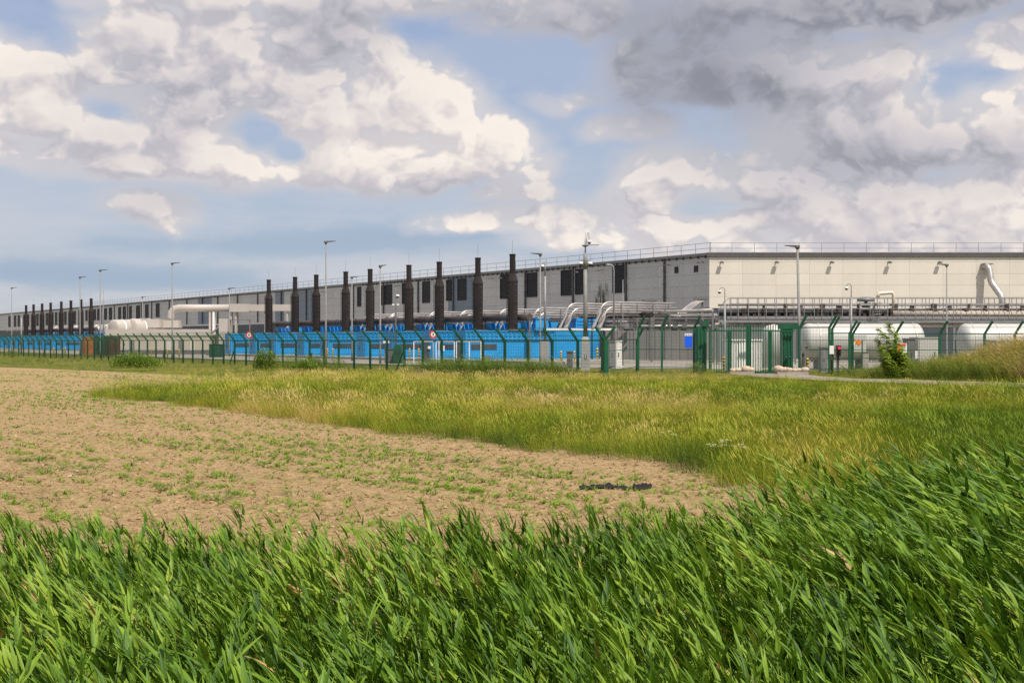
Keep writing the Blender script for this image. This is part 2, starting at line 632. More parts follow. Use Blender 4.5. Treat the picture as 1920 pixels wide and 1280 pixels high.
def hgrid(name, xs, ys, m, dz=0.0, fn=height):
    vs = [(x, y, fn(x, y) + dz) for y in ys for x in xs]
    n = len(xs)
    fs = [(j * n + i, j * n + i + 1, (j + 1) * n + i + 1, (j + 1) * n + i) for j in range(len(ys) - 1) for i in range(n - 1)]
    return MB().add(vs, fs, True).build(name, m)


def steps(*segs):
    out = []
    for a, b, s in segs:
        n = max(1, round((b - a) / s))
        out += [a + (b - a) * k / n for k in range(n)]
    return out + [segs[-1][1]]


gx = steps((-7000, -1000, 2000), (-1000, -120, 220), (-120, -16, 8), (-16, 16, .8), (16, 64, 4), (64, 1000, 230), (1000, 7000, 2000))
gy = steps((-400, -6, 100), (-6, 20, .5), (20, 104, 4), (104, 400, 60), (400, 1600, 400), (1600, 9000, 3500))
tag(hgrid('ground', gx, gy, M_TURF), kind='structure')
tag(hgrid('ditch', steps((-24, 26, .6)), steps((1.6, 16, .4)), M_MUD, .004), kind='structure')

# bare field: displaced near the camera, plain sheet beyond
MEADOW_EDGE = [gp(*p) for p in ((1340, 918), (1300, 893), (1225, 872), (1130, 864), (1050, 858), (950, 846), (850, 832), (720, 815), (600, 800),
                                (500, 785), (400, 771), (300, 761), (210, 753), (170, 747), (200, 743), (300, 737), (400, 728), (470, 722), (520, 716))]
FIELD_FAR = [gp(*p) for p in ((540, 712), (400, 706), (200, 697), (60, 691), (-60, 687), (-260, 680))]
ROW = Vector((-.74, 1.0, 0)).normalized()
ROWN = Vector((ROW.y, -ROW.x, 0))
from mathutils import noise as mn


def soil_h(x, y):
    p = Vector((x, y, 0))
    fur = math.sin(p.dot(ROWN) * 2 * math.pi / .75)
    h = .016 * fur + .035 * (mn.noise(p * 1.7) + .6 * mn.noise(p * 4.1)) + .02 * mn.noise(p * 9.0)
    e = bed_far(x) + 1.0
    return .075 + h * sstep(62, 40, y) if y < 62 else .03


def field_z(x, y):
    return soil_h(x, y) * sstep(bed_far(x) + .2, bed_far(x) + 1.2, y) + min(0, height(x, y)) - (0 if y > bed_far(x) + .3 else .1)


fx = steps((-60, -12, 1.2), (-12, 7, .11), (7, 12, .5))
fy = steps((10, 34, .11), (34, 62, .45), (62, 66, 2))
tag(hgrid('field', fx, fy, M_SOIL, 0, field_z), kind='structure')
pol = [(-110, 66), (9, 66)] + [(p.x, p.y) for p in FIELD_FAR] + [(-130, 140)]
MB().add([(x, y, .03) for x, y in pol], [tuple(range(len(pol)))]).build('field', M_SOIL)['kind'] = 'structure'

# meadow sheet lies over the field
mp = [(p.x + .9, p.y + .7) for p in MEADOW_EDGE[:14]] + [(p.x + 1.5, p.y + .2) for p in MEADOW_EDGE[14:]] + [(p.x, p.y) for p in FIELD_FAR[:1]] + [(px(560, 92), 92), (9, 96), (17, 90), (24, 90), (24, 80), (16, 78), (17, 72), (34, 45), (30, 14), (10, 15)]
MEADOW = [(p.x, p.y) for p in MEADOW_EDGE]
MB().add([(x, y, .10) for x, y in mp], [tuple(range(len(mp)))]).build('meadow', M_TURF)['kind'] = 'structure'
near = [(14.6, 88), (15.2, 80), (17.6, 72.6), (24.6, 61.5), (42, 35), (60, 8)]
far = [(70, 14), (50, 42), (27.6, 68.4), (20.4, 76.6), (19.6, 82), (19.4, 88)]
rd = near + far
MB().add([(x, y, .13) for x, y in rd], [tuple(range(len(rd)))]).build('access_road', M_ROAD)['kind'] = 'structure'

# ---------------------------------------------------------------- directions
VP = -580.0                                  # photo column where the long facades vanish
LD = Vector(((VP - 960) / F, 1.0, 0)).normalized()       # along the rows, away from the eye
PD = Vector((-LD.y, LD.x, 0)) * -1                        # across the rows, away from the fence
ROT = math.atan2(-LD.y, -LD.x)                            # local x = towards the near end, local y = PD
ORD = ['', 'first', 'second', 'third', 'fourth', 'fifth', 'sixth', 'seventh', 'eighth', 'ninth', 'tenth', 'eleventh', 'twelfth']


def rowp(K, x, z=0.0):
    d = K / (x - VP)
    return Vector((px(x, d), d, z))


# ---------------------------------------------------------------- yard
A = rowp(205000, 872)
ycorn = [Vector((6, 112, 0)), Vector((22, 104, 0)), Vector((70, 100, 0)), Vector((80, 175, 0)), Vector((20, 185, 0)), Vector((20, 185, 0)) + LD * 480,
         A + LD * 480 - PD * 16, A + LD * 40 - PD * 15, Vector((-18, 133, 0))]
MB().add([(p.x, p.y, .02) for p in ycorn], [tuple(range(len(ycorn)))]).build('yard_pavement', M_YARD)['kind'] = 'structure'
for nm, a0, a1, b0, b1 in (('concrete_apron', -80, 16, -1.6, 13),):
    pts = [A + LD * (-a1) + PD * b0, A + LD * (-a1) + PD * b1, A + LD * (-a0) + PD * b1, A + LD * (-a0) + PD * b0]
    MB().prism([(p.x, p.y) for p in pts], .03, .30).build(nm, M_CONC)['kind'] = 'structure'

# ---------------------------------------------------------------- data hall
CZ = 165.0
CX = px(1330, CZ)
hall = thing('data_hall', 'very long grey windowless hall with a sunlit cream end wall and dark louvres', 'building', (CX, CZ, 0))
KB = CZ * (1330 - VP)
LEN = 470.0
W0, W1, H1 = 6.55, 13.15, 13.65              # cladding from, to, roof edge
ENDW = 62.0
e_l, e_n = Vector((LD.x, LD.y, 0)), Vector((-PD.x, -PD.y, 0))    # along the long wall, out of the long wall


def slab(mb, o, u, n, s0, s1, z0, z1, d0, d1):
    """block on a wall that starts at o, runs along u and faces n: s along, z up, d out"""
    vs = []
    for d in (d0, d1):
        for s, z in ((s0, z0), (s1, z0), (s1, z1), (s0, z1)):
            p = o + u * s + n * d
            vs.append((p.x, p.y, z))
    flip = u.cross(Vector((0, 0, 1))).dot(n) < 0
    fs = [(3, 2, 1, 0), (4, 5, 6, 7), (0, 1, 5, 4), (1, 2, 6, 5), (2, 3, 7, 6), (3, 0, 4, 7)]
    if flip:
        fs = [tuple(reversed(f)) for f in fs]
    mb.add(vs, fs)


O = Vector((0, 0, 0))
e_x, e_f = Vector((1, 0, 0)), Vector((0, -1, 0))
plan = [O, O + e_x * ENDW, O + e_x * ENDW + e_l * LEN, O + e_l * LEN]
ins = [Vector((.0, .12, 0)) + e_l * 0.0 - e_n * .12, plan[1] + Vector((0, .12, 0)), plan[2], plan[3] - e_n * .12]
MB().prism([(p.x, p.y) for p in ins], W0 - .2, 13.3).build('wall_core', M_CORE, hall)
mb = MB()
slab(mb, O, e_l, e_n, -.02, LEN, 0, W0 - .03, -.4, -.06)
slab(mb, O, e_x, e_f, -.02, ENDW, 0, W0 - .03, -.4, -.06)
mb.build('plinth', M_PLINTH, hall)
MB().prism([((p * 1.0).x, p.y) for p in (O + Vector((.3, .5, 0)), plan[1] + Vector((0, .5, 0)), plan[2], plan[3])], 13.3, 13.56).build('roof', M_ROOF, hall)
mb = MB()
slab(mb, O, e_x, e_f, -.35, ENDW, W1 + .02, H1, -.3, .22)
mb.build('fascia', M_FASCIA, hall)
mb = MB()
slab(mb, O, e_l, e_n, -.05, LEN, W1 + .22, H1 + .03, -.2, .34)
mb.build('gutter', M_GUTTER, hall)
br = MB()
slab(br, O, e_l, e_n, -.03, .03, W1 - .12, W1 + .2, .02, .30)
br_me = br.mesh('gutter_bracket', M_FASCIA)
for k in range(70):
    o = put('gutter_bracket', br_me, hall)
    o.location = e_l * (.6 + 1.45 * k)
# silver flashing on the end roof edge
mb = MB()
slab(mb, O, e_x, e_f, -.36, ENDW, H1 + .005, H1 + .10, -.3, .26)
mb.build('roof_flashing', M_SILVER, hall)

# end wall cladding: every panel its own part
PW, RH = 4.3, (W1 - W0) / 4.45
pc = {}
zs = [W0]
while zs[-1] < W1 - .1:
    zs.append(min(W1, zs[-1] + RH))


def panel(o, u, n, s0, s1, z0, z1, m, key):
    if key not in pc:
        mb = MB()
        slab(mb, O, u, n, .008, s1 - s0 - .008, .009, z1 - z0 - .009, -.10, 0.0)
        pc[key] = mb.mesh('cladding_panel', m)
    ob = put('cladding_panel', pc[key], hall)
    p = o + u * s0
    ob.location = (p.x, p.y, z0)


nx = int(ENDW / PW)
for i in range(nx):
    for j in range(len(zs) - 1):
        panel(O, e_x, e_f, i * PW, (i + 1) * PW, zs[j], zs[j + 1], M_CREAM, ('e', j))


def wall_s(x):
    """distance along the long wall of a photo column"""
    return (KB / (x - VP) - CZ) / LD.y


# long wall: 300 - near panels as parts, the rest one mass; darker bays where the photo shows them
dark = [(wall_s(b), wall_s(a)) for a, b in ((848, 880), (562, 590), (375, 399), (512, 530))]
LOUV = [(1150, 1174, 498, 548), (1053, 1073, 507, 553), (1080, 1094, 505, 551), (989, 1007, 512, 556), (939, 956, 515, 559), (859, 874, 523, 562),
        (838, 847, 525, 563), (793, 806, 528, 567), (755, 764, 531, 569), (723.5, 735, 534, 570), (715, 721.5, 536, 571), (671, 677, 538, 574),
        (293, 299, 569, 594), (273, 278.5, 571, 595), (256, 262.5, 573, 597), (243, 247, 574, 597), (231, 236, 575, 597.5), (222.5, 227, 576, 598),
        (205, 210, 577, 599), (196, 200.5, 578, 599), (183, 187.5, 579, 600), (175, 180, 580, 600), (161, 164, 582, 601)]
PWL = 5.2
count = 0
rest = {id(M_WALL): (MB(), M_WALL), id(M_WALLD): (MB(), M_WALLD)}
s = 0.0
while s < LEN - .1:
    s1 = min(LEN, s + PWL)
    mid = (s + s1) / 2
    m = M_WALLD if any(a - 1 <= mid <= b + 1 for a, b in dark) else M_WALL
    for j in range(len(zs) - 1):
        if count < 225:
            panel(O, e_l, e_n, s, s1, zs[j], zs[j + 1], m, ('l', j, id(m)))
            count += 1
        else:
            slab(rest[id(m)][0], O, e_l, e_n, s + .012, s1 - .012, zs[j] + .014, zs[j + 1] - .014, -.10, 0.0)
    s = s1
for mb, m in rest.values():
    if mb.v:
        mb.build('far_cladding', m, hall)['kind'] = 'stuff'


def louvre(s0, s1, z0, z1, n=14):
    fr = MB()
    t = .07
    slab(fr, O, e_l, e_n, s0 - t, s0, z0 - t, z1 + t, .004, .14)
    slab(fr, O, e_l, e_n, s1, s1 + t, z0 - t, z1 + t, .004, .14)
    slab(fr, O, e_l, e_n, s0 + .003, s1 - .003, z1, z1 + t, .004, .14)
    slab(fr, O, e_l, e_n, s0 + .003, s1 - .003, z0 - t, z0, .004, .14)
    slab(fr, O, e_l, e_n, s0, s1, z0, z1, .004, .03)
    f = fr.build('louvre', M_LOUVRE, hall)
    bl = MB()
    h = (z1 - z0) / n
    for k in range(n):
        slab(bl, O, e_l, e_n, s0 + .005, s1 - .005, z0 + h * k + h * .3, z0 + h * k + h * .62, .04, .12)
    bl.build('louvre_blades', M_LOUVRE, f)


for x0, x1, y0, y1 in LOUV:
    d = KB / ((x0 + x1) / 2 - VP)
    louvre(wall_s(x1), wall_s(x0), pz(y1, d), pz(y0, d))
xq = 158.0
for k in range(16):                       # repeating far bays
    xq -= 10.5 if k % 2 else 7.0
    d = KB / (xq - VP)
    louvre(wall_s(xq + 1.8), wall_s(xq - 1.8), 8.0, 12.4, 8)
for x0, x1, y0, y1 in ((1265.5, 1272, 500, 512), (1302, 1309, 498, 510)):
    d = KB / ((x0 + x1) / 2 - VP)
    f = MB(); slab(f, O, e_l, e_n, wall_s(x1), wall_s(x0), pz(y1, d), pz(y0, d), .004, .10)
    f.build('small_window', M_LOUVRE, hall)
cm_ = MB()
slab(cm_, O, e_l, e_n, -.2, .2, 0, .16, .01, .30)
clip_me = cm_.mesh('pipe_clip', M_FASCIA)
for x in (1247, 1174.6, 1075.5, 986, 850.5, 785, 720, 663, 575, 528, 484, 446, 409, 380, 351, 318, 285, 266, 240, 215, 190):
    d = KB / (x - VP)
    sx = wall_s(x)
    p = MB()
    slab(p, O, e_l, e_n, sx - .12, sx + .12, W0 - .1, W1 + .2, .012, .26)
    dp = p.build('downpipe', M_FASCIA, hall)
    for z in (8.2, 9.9, 11.6):
        put('pipe_clip', clip_me, dp, e_l * sx + Vector((0, 0, z)))
# roof guard rail
rail = MB()
for z in (H1 + .62, H1 + 1.32):
    slab(rail, O, e_x, e_f, -.1, ENDW, z, z + .05, -.55, -.50)
    slab(rail, O, e_l, e_n, -.1, LEN, z, z + .05, -.30, -.25)
gr = rail.build('guard_rail', M_STEEL, hall)
pm = MB().box((0, 0, .68), (.05, .05, 1.36)).mesh('rail_post', M_STEEL)
for k in range(22):
    put('rail_post', pm, gr, (.1 + 2.9 * k, .52, H1))
for k in range(110):
    q = e_l * (.1 + 2.9 * k) - e_n * .28
    put('rail_post', pm, gr, (q.x, q.y, H1))
# small lamps on the end wall (arm reaches out of the wall)
for x in (1352, 1455, 1558, 1666, 1760):
    X = px(x, CZ) - CX
    a = MB().box((X, -.32, 12.55), (.10, .64, .07)).build('wall_lamp', M_FASCIA, hall)
    MB().box((X, -.50, 12.40), (.50, .40, .22)).build('lamp_head', M_STEELD, a)
for x in (1319, 1256, 1131, 1088, 945, 925, 750, 610):
    sx = wall_s(x)
    a = MB(); slab(a, O, e_l, e_n, sx - .03, sx + .03, 12.5, 12.57, 0.0, .8)
    a = a.build('wall_lamp', M_FASCIA, hall)
    b = MB(); slab(b, O, e_l, e_n, sx - .22, sx + .22, 12.36, 12.5, .5, .95)
    b.build('lamp_head', M_STEELD, a)
# algae streaks on the cladding near the camera mast
am = bpy.data.materials.new('algae_stain')
am.use_nodes = True
aq = G(am.node_tree)
ab = am.node_tree.nodes['Principled BSDF']
ab.inputs['Base Color'].default_value = (.10, .115, .045, 1)
ab.inputs['Roughness'].default_value = .9
aco = am.node_tree.nodes.new('ShaderNodeTexCoord').outputs['Object']
aa = aq.ramp(aq.noise(aq.v('MULTIPLY', aco, (1, 1, .16)), 3.2, 5.0, .6), .42, .66, 0.0, .75)
agz = aq.sep(am.node_tree.nodes.new('ShaderNodeTexCoord').outputs['Generated'])
fade = aq.m('MULTIPLY', aq.ramp(agz[2], 1.0, .45), aq.ramp(aq.m('ABSOLUTE', aq.m('SUBTRACT', agz[0], .5)), .5, .2))
am.node_tree.links.new(aq.m('MULTIPLY', aa, fade), ab.inputs['Alpha'])
for x, w, z0, z1 in ((1130, 1.6, 6.7, 11.3), (1122, 1.2, 6.7, 9.6)):
    sx = wall_s(x)
    q = MB()
    slab(q, O, e_l, e_n, sx - w, sx + w, z0, z1, .004, .007)
    q.build('algae_stain', am, hall)

# silver duct that leaves the end wall
Z2 = 163.9
dk = [(px(1846, CZ) , CZ - .05, pz(500, CZ)), (px(1846, Z2 + .6), Z2 + .6, pz(498, Z2)), (px(1852, Z2), Z2 + .2, pz(499, Z2)), (px(1855, Z2), Z2, pz(505, Z2)), (px(1856, Z2), Z2 - .3, pz(524, Z2)),
      (px(1860, Z2 - .5), Z2 - .5, pz(531, Z2 - .5)), (px(1876, 162), 162, pz(553, 162)), (px(1879, 161.8), 161.8, pz(560, 161.8)), (px(1880, 161.8), 161.8, pz(568, 161.8)), (px(1880, 161.8), 161.8, 4.2)]
duct = MB().tube(dk, .42, 12).build('exhaust_duct', M_SILVER)
tag(duct, 'silver angled duct running down from the cream end wall', 'duct')
MB().box((px(1848, CZ), CZ - .5, pz(496, CZ) + .05), (1.3, .9, .10)).build('rain_hood', M_STEELD, duct)

# ---------------------------------------------------------------- generators
CORN = [872, 809, 739, 684, 614, 570, 517, 479, 432]
CHIM = [971, 904, 832, 771, 697, 650, 596, 552, 503]
KC = 205000.0
CH, CW, CL = 3.50, 2.4, 12.0


def corrugated(mb, x, y0, y1, z0, z1, pitch=.32, dep=.05, nrm=1):
    """folded sheet on the plane x, proud of it"""
    n = int((y1 - y0) / pitch)
    vs, fs = [], []
    for k in range(n + 1):
        y = y0 + pitch * k
        for dy, dx in ((0, 0), (pitch * .12, dep), (pitch * .5, dep), (pitch * .62, 0)):
            yy = min(y1, y + dy)
            vs += [(x + dx * nrm, yy, z0), (x + dx * nrm, yy, z1)]
    m = len(vs) // 2
    for k in range(m - 1):
        a = (2 * k, 2 * k + 2, 2 * k + 3, 2 * k + 1)
        fs.append(a if nrm > 0 else tuple(reversed(a)))
    mb.add(vs, fs)


def make_container(name, label, group, m=None):
    m = m or M_BLUE
    t = thing(name, label, 'container', (0, 0, 0), ROT, group)
    b = MB().bb(-CW, 0, 0, CL, .3, CH)
    corrugated(b, .004, .25, CL - .25, .55, 2.2)
    b.build('body', m, t)
    r = MB()                      # upper band with rows of lifting cleats
    for j, z in enumerate((2.50, 2.82, 3.14)):
        for k in range(19):
            r.bb(.003, .07, .35 + .6 * k, .70 + .6 * k, z, z + .15)
    r.bb(.002, .11, .05, CL - .05, 2.30, 2.38)
    r.bb(.002, .11, .05, CL - .05, 3.38, 3.46)
    r.build('vent_band', m, t)
    for a in (.02, CL - .20):
        MB().bb(.003, .09, a, a + .18, .32, 3.37).build('corner_post', m, t)
    lv = MB().bb(.056, .10, .75, 4.1, 1.45, 2.0)
    lv = lv.build('louvre', M_BLUEG, t)
    bl = MB()
    for k in range(5):
        bl.bb(.103, .16, .80, 4.05, 1.49 + .1 * k, 1.54 + .1 * k)
    bl.build('louvre_blades', M_BLUEG, lv)
    d = MB().bb(-CW + .25, -.25, -.05, -.003, .45, 3.2).build('door', m, t)
    h = MB().bb(-.95, -.88, -.12, -.053, 1.2, 2.6).bb(-1.55, -1.48, -.12, -.053, 1.2, 2.6)
    h.build('door_bar', M_STEELD, d)
    # folded blue hoods on the roof behind the stack
    for k in range(6):
        y = 8.05 + .60 * k
        hb = MB()
        hb.add([(-.9, y, CH + .02), (.25, y, CH + .02), (.25, y + .07, CH + .02), (-.9, y + .07, CH + .02),
                (-.9, y - .22, CH + .95), (.25, y - .22, CH + .95), (.25, y - .10, CH + .95), (-.9, y - .10, CH + .95)],
               [(3, 2, 1, 0), (4, 5, 6, 7), (0, 1, 5, 4), (1, 2, 6, 5), (2, 3, 7, 6), (3, 0, 4, 7)])
        hb.build('air_hood', M_BLUE2, t)
    w = MB().add([(-1.2, 11.6, CH + .02), (.1, 11.6, CH + .02), (.1, 11.95, CH + .02), (-1.2, 11.95, CH + .02),
                  (-1.2, 11.2, CH + 1.0), (.3, 11.2, CH + 1.0), (.3, 12.4, CH + 1.0), (-1.2, 12.4, CH + 1.0)],
                 [(3, 2, 1, 0), (4, 5, 6, 7), (0, 1, 5, 4), (1, 2, 6, 5), (2, 3, 7, 6), (3, 0, 4, 7)])
    w.build('air_box', M_BLUE, t)
    p = MB().bb(-1.9, .2, 5.6, 8.0, CH + .004, CH + .16)
    p.build('roof_plate', M_STEELD, t)
    return t


def make_stack(label, group):
    t = thing('exhaust_stack', label, 'chimney', (0, 0, 0), ROT, group)
    MB().lathe([(.66, 0), (.66, .15), (.60, .16), (.60, 5.35)], n=8, smooth=False).build('casing', M_STACK, t)
    MB().lathe([(.63, 5.352), (.63, 5.5), (.36, 6.35), (.36, 6.4)], n=8, smooth=False).build('shoulder', M_STACK, t)
    MB().lathe([(.335, 6.402), (.335, 8.4), (.38, 8.41), (.38, 8.55)], n=8, smooth=False).build('flue', M_STACK, t)
    MB().box((0, 0, 9.35), (.025, .025, 1.6)).build('lightning_rod', M_STEEL, t)
    l = MB()
    for k in range(8):
        for (x, y) in ((.05, -.60), (.60, .05)):
            l.box((x, y, .7 + .62 * k), (.07, .07, .07))
    l.build('bolts', M_STACKLT, t)['kind'] = 'stuff'
    lad = MB()
    lad.bb(-.25, -.22, -.68, -.64, .3, 6.0).bb(.2, .23, -.68, -.64, .3, 6.0)
    lad.build('cable_strip', M_STACK, t)
    return t


def make_pipes(label, group, rise=2.6, y0=8.5, end=19.5, r=.125):
    """insulated pipes that rise behind the exhaust header and turn towards the hall"""
    t = thing('insulated_pipes', label, 'pipes', (0, 0, 0), ROT, group)
    top = CH + rise
    for k in range(6):
        dx = (-.2, -.75, .15, -.5, -1.1, -.95)[k]
        zt = top - .27 * k
        ya = y0 + .30 * k
        pts = [(dx, ya, CH + .1), (dx, ya + .15, CH + .35)]
        R_ = min(1.3, zt - CH - .5)
        sx_ = (zt - CH - .35 - R_) * .55
        for i in range(7):
            a = math.pi / 2 * i / 6
            pts.append((dx, ya + .2 + sx_ + R_ * (1 - math.cos(a)), zt - R_ + R_ * math.sin(a)))
        pts.append((dx, end, zt))
        MB().tube(pts, r, 8).build('pipe', M_SILVER, t)
    s = MB()
    for y in (12.6, 14.8, 17.0, 19.2):
        s.bb(-1.4, .4, y, y + .09, top - 1.48, top - 1.40)
        s.bb(-.4, -.3, y, y + .08, .3, top - 1.483)
        for dx in (.3, -1.3):
            s.bb(dx - .04, dx + .04, y, y + .08, top - 1.397, top - .1)
    s.build('pipe_stand', M_STEELD, t)['kind'] = 'stuff'
    return t


c0 = s0_ = p0 = None
NEARN = 'blue generator containers in the near row'
for k, x in enumerate(CORN):
    loc = rowp(KC, x)
    d = CH + 0.17
    base = loc + PD * 6.8 - Vector((LD.x, LD.y, 0)) * -.9
    pos = 'nearest the camera mast' if k == 0 else ORD[k + 1] + ' from the camera mast end'
    cl = 'blue generator container in the near row, ' + pos
    sl = 'dark brown exhaust stack on a near blue container, ' + pos
    pl = 'silver pipe bundle arching behind the near brown stacks, ' + pos
    if c0 is None:
        c0 = make_container('generator_container', cl, NEARN)
        s0_ = make_stack(sl, 'brown exhaust stacks of the near row')
        p0 = make_pipes(pl, 'silver pipe bundles above the near containers')
        c, st, pp = c0, s0_, p0
        c.location = loc
    else:
        c, st = dup(c0, loc, label=cl), dup(s0_, label=sl)
        pp = dup(p0, label=pl) if k < 6 else None
    if k == 0:
        # the first container shows its full corrugated side, with signs of use
        pass
    # stack: on the photo column given, on the roof plate
    dz = loc.y + PD.y * 6.8 + LD.y * .9
    st.location = (loc.x + PD.x * 6.8 + LD.x * .9, loc.y + PD.y * 6.8 + LD.y * .9, CH + .16)
    if pp:
        pp.location = loc
# two taller pipe bundles at the end of the row, without stacks
for k, (x, nm) in enumerate(((918, 'taller silver pipe bundle arching down behind the tall camera mast'), (978, 'taller silver pipe bundle arching down just right of the camera mast'))):
    o = make_pipes(nm, None, 3.0, 9.2, 20.5, .12)
    o.location = rowp(KC, x)
FARC = [171, 152, 133, 115, 95, 79, 63, 49]
for k, x in enumerate(FARC):
    d = 224900.0 / (x - VP)
    st = Vector((px(x, d), d, 0))
    loc = st - PD * 6.8 - LD * .9
    pos = 'nearest the white ducts' if k == 0 else ORD[k + 1] + ' from the white ducts'
    c = dup(c0, loc, label='blue generator container of the far row, ' + pos)
    c['group'] = 'blue generator containers in the far row'
    s = dup(s0_, (st.x, st.y, CH + .16), label='dark brown exhaust stack of the far row, ' + pos)
    s['group'] = 'brown exhaust stacks of the far row'
    if k in (0, 1, 3, 5):
        o = dup(p0, loc, label='silver pipe bundle behind the far stacks, beside the ' + ORD[k + 1] + ' one from the white ducts')
        o['group'] = 'silver pipe bundles of the far row'

# long rusty exhaust header along the near row
def header(name, label, K, xa, xb, y, z, r, m):
    a, b = rowp(K, xa) + PD * y, rowp(K, xb) + PD * y
    a.z = b.z = z
    n = 24
    t = MB().tube([a.lerp(b, i / n) for i in range(n + 1)], r, 12).build(name, m)
    tag(t, label, 'pipe')
    ring = MB()
    for i in range(1, n):
        c = a.lerp(b, i / n)
        ring.tube([c - LD * .05, c + LD * .05], r + .05, 12)
    ring.build('flange', m, t)
    sup = MB().bb(-.1, .1, -.1, .1, 0, z - r).mesh('support', M_STEELD)
    for i in range(0, n + 1, 3):
        c = a.lerp(b, i / n)
        put('support', sup, t, (c.x, c.y, 0))
    return t


header('exhaust_header', 'long dark brown pipe running behind the near exhaust stacks', KC, 880, 420, 7.95, 5.05, .40, M_PIPE_D)
header('exhaust_header', 'long dark brown pipe running behind the far exhaust stacks', KC, 115, -40, 7.95, 5.05, .40, M_PIPE_D)
header('black_pipe', 'black pipe below the silver pipe bundles along the hall', KC, 985, 420, 16.5, 5.2, .30, M_STACK)
header('service_pipe', 'thin silver pipe at the foot of the hall wall', KC, 1060, -60, 19, 5.6, .16, M_SILVER)

# blue boxes beyond the first container
bx = thing('intake_module', 'bright blue ribbed box behind the camera mast', 'machine', rowp(KC, 872) + PD * 15.0, ROT)
MB().bb(-2.3, 0, 0, 3.0, CH + .02, 5.0).build('body', M_BLUE2, bx)
sl = MB()
for z in (3.85, 4.25, 4.65):
    sl.bb(.003, .08, .2, 2.8, z, z + .16)
sl.build('rib', M_BLUE, bx)
b2 = thing('intake_module', 'flat topped blue box left of the camera mast above the container', 'machine', rowp(KC, 872) + PD * 7.5 - LD * .4, ROT)
MB().bb(-2.0, 0, 1.6, 3.3, CH + .02, CH + 1.35).build('body', M_BLUE, b2)
MB().bb(-2.1, .1, 1.5, 3.4, CH + 1.352, CH + 1.45).build('lid', M_BLUE2, b2)
b3 = thing('transformer_container', 'blue container end module right of the camera mast', 'container', rowp(KC, 872) + PD * 12.1, ROT)
MB().bb(-2.4, 0, 0, 6.4, .3, CH).build('body', M_BLUE, b3)
MB().bb(-1.9, -.5, -.06, -.003, .5, 2.9).build('door', M_BLUE, b3)
mb = MB()
corrugated(mb, .004, .15, 6.25, .5, 3.1)
mb.build('corrugated_side', M_BLUE, b3)
tag(MB().beam((px(1022, 141), 141, 3.62), (px(1160, 141), 141, 3.62), .16, .22).build('cable_tray', M_WHITE2), 'white horizontal cable tray crossing behind the camera mast', 'cable tray')

# ---------------------------------------------------------------- brown containers between the rows
def plain_box(name, label, cat, loc, w, l, h, m, rz=ROT, z0=.12):
    t = thing(name, label, cat, loc, rz)
    b = MB().bb(-w, 0, 0, l, z0, h)
    b.build('body', m, t)
    c = MB()
    corrugated(c, .004, .15, l - .15, z0 + .2, h - .2)
    c.build('corrugated_side', m, t)
    MB().bb(-w + .15, -.15, -.06, -.003, z0 + .15, h - .15).build('door', m, t)
    for a in (-w, -.14):
        MB().bb(a, a + .14, -.07, .1, z0, h + .02).build('corner_post', m, t)
    return t


plain_box('shipping_container', 'orange brown container at the end of the far blue row', 'container', (px(158, 206), 206, 0), 1.2, 2.4, 3.0, M_ORANGE)
plain_box('shipping_container', 'dark green container between the two brown ones', 'container', (px(184, 200), 200, 0), 2.6, 2.2, 3.0, M_GREEND)
plain_box('shipping_container', 'dark brown container beside the white dome ended tank', 'container', (px(206, 196), 196, 0), 2.6, 1.6, 3.0, M_BROWN)

# ---------------------------------------------------------------- white plant house with tanks and ducts
ZW = 226.0


def X(x, d=ZW):
    return px(x, d)


def Zz(y, d=ZW):
    return pz(y, d)


ph = thing('plant_house', 'low cream plant house under the white tanks and ducts', 'building', (X(318), ZW, 0))
cx = X(318)
MB().bb(X(216) - cx, X(408) - cx, -6.05, 14, 0, Zz(629)).build('wall', M_CREAMW, ph)
MB().bb(X(214) - cx, X(410) - cx, -6.2, 14.2, Zz(629) + .003, Zz(629) + .25).build('roof', M_CREAM, ph)
MB().bb(X(218) - cx, X(409) - cx, -6.1, -5.8, Zz(629) + .253, Zz(617.5)).build('roof_parapet', M_WHITE, ph)
for k, x in enumerate((236, 262, 330, 352, 372)):
    MB().bb(X(x) - cx, X(x + 9) - cx, -6.13, -6.053, .3, 2.5).build('door' if k % 2 else 'shutter', M_GREYW if k % 2 else M_CREAM, ph)
MB().bb(X(216) - cx, X(408) - cx, -6.2, -6.14, .02, .75).build('plinth', M_STEELD, ph)


def dome_tank(label, xa, xb, y0, y1, d):
    r = (Zz(y0, d) - Zz(y1, d)) / 2
    zc = (Zz(y0, d) + Zz(y1, d)) / 2
    a, b = px(xa, d), px(xb, d)
    t = thing('dome_tank', label, 'tank', (a + r * .85, d, 0), math.radians(58))
    prof = [(r * math.sin(q), r * .28 * (1 - math.cos(q))) for q in [math.pi / 2 * i / 7 for i in range(8)]]
    prof += [(r, b - a), (r * .8, b - a + r * .3), (.0, b - a + r * .5)]
    MB().lathe(prof, (0, 0, zc), 20, 'x').build('vessel', M_WHITE, t)
    ring = MB()
    for q in (.45, .8):
        ring.lathe([(r + .005, (b - a) * q), (r + .06, (b - a) * q), (r + .06, (b - a) * q + .2), (r + .005, (b - a) * q + .2)], (0, 0, zc), 20, 'x', False)
    ring.build('band', M_WHITE2, t)
    sd = MB()
    for q in (.3, .85):
        sd.bb((b - a) * q - .2, (b - a) * q + .2, -.8, .8, 0, zc - r * .8)
    sd.build('saddle', M_STEELD, t)
    return t


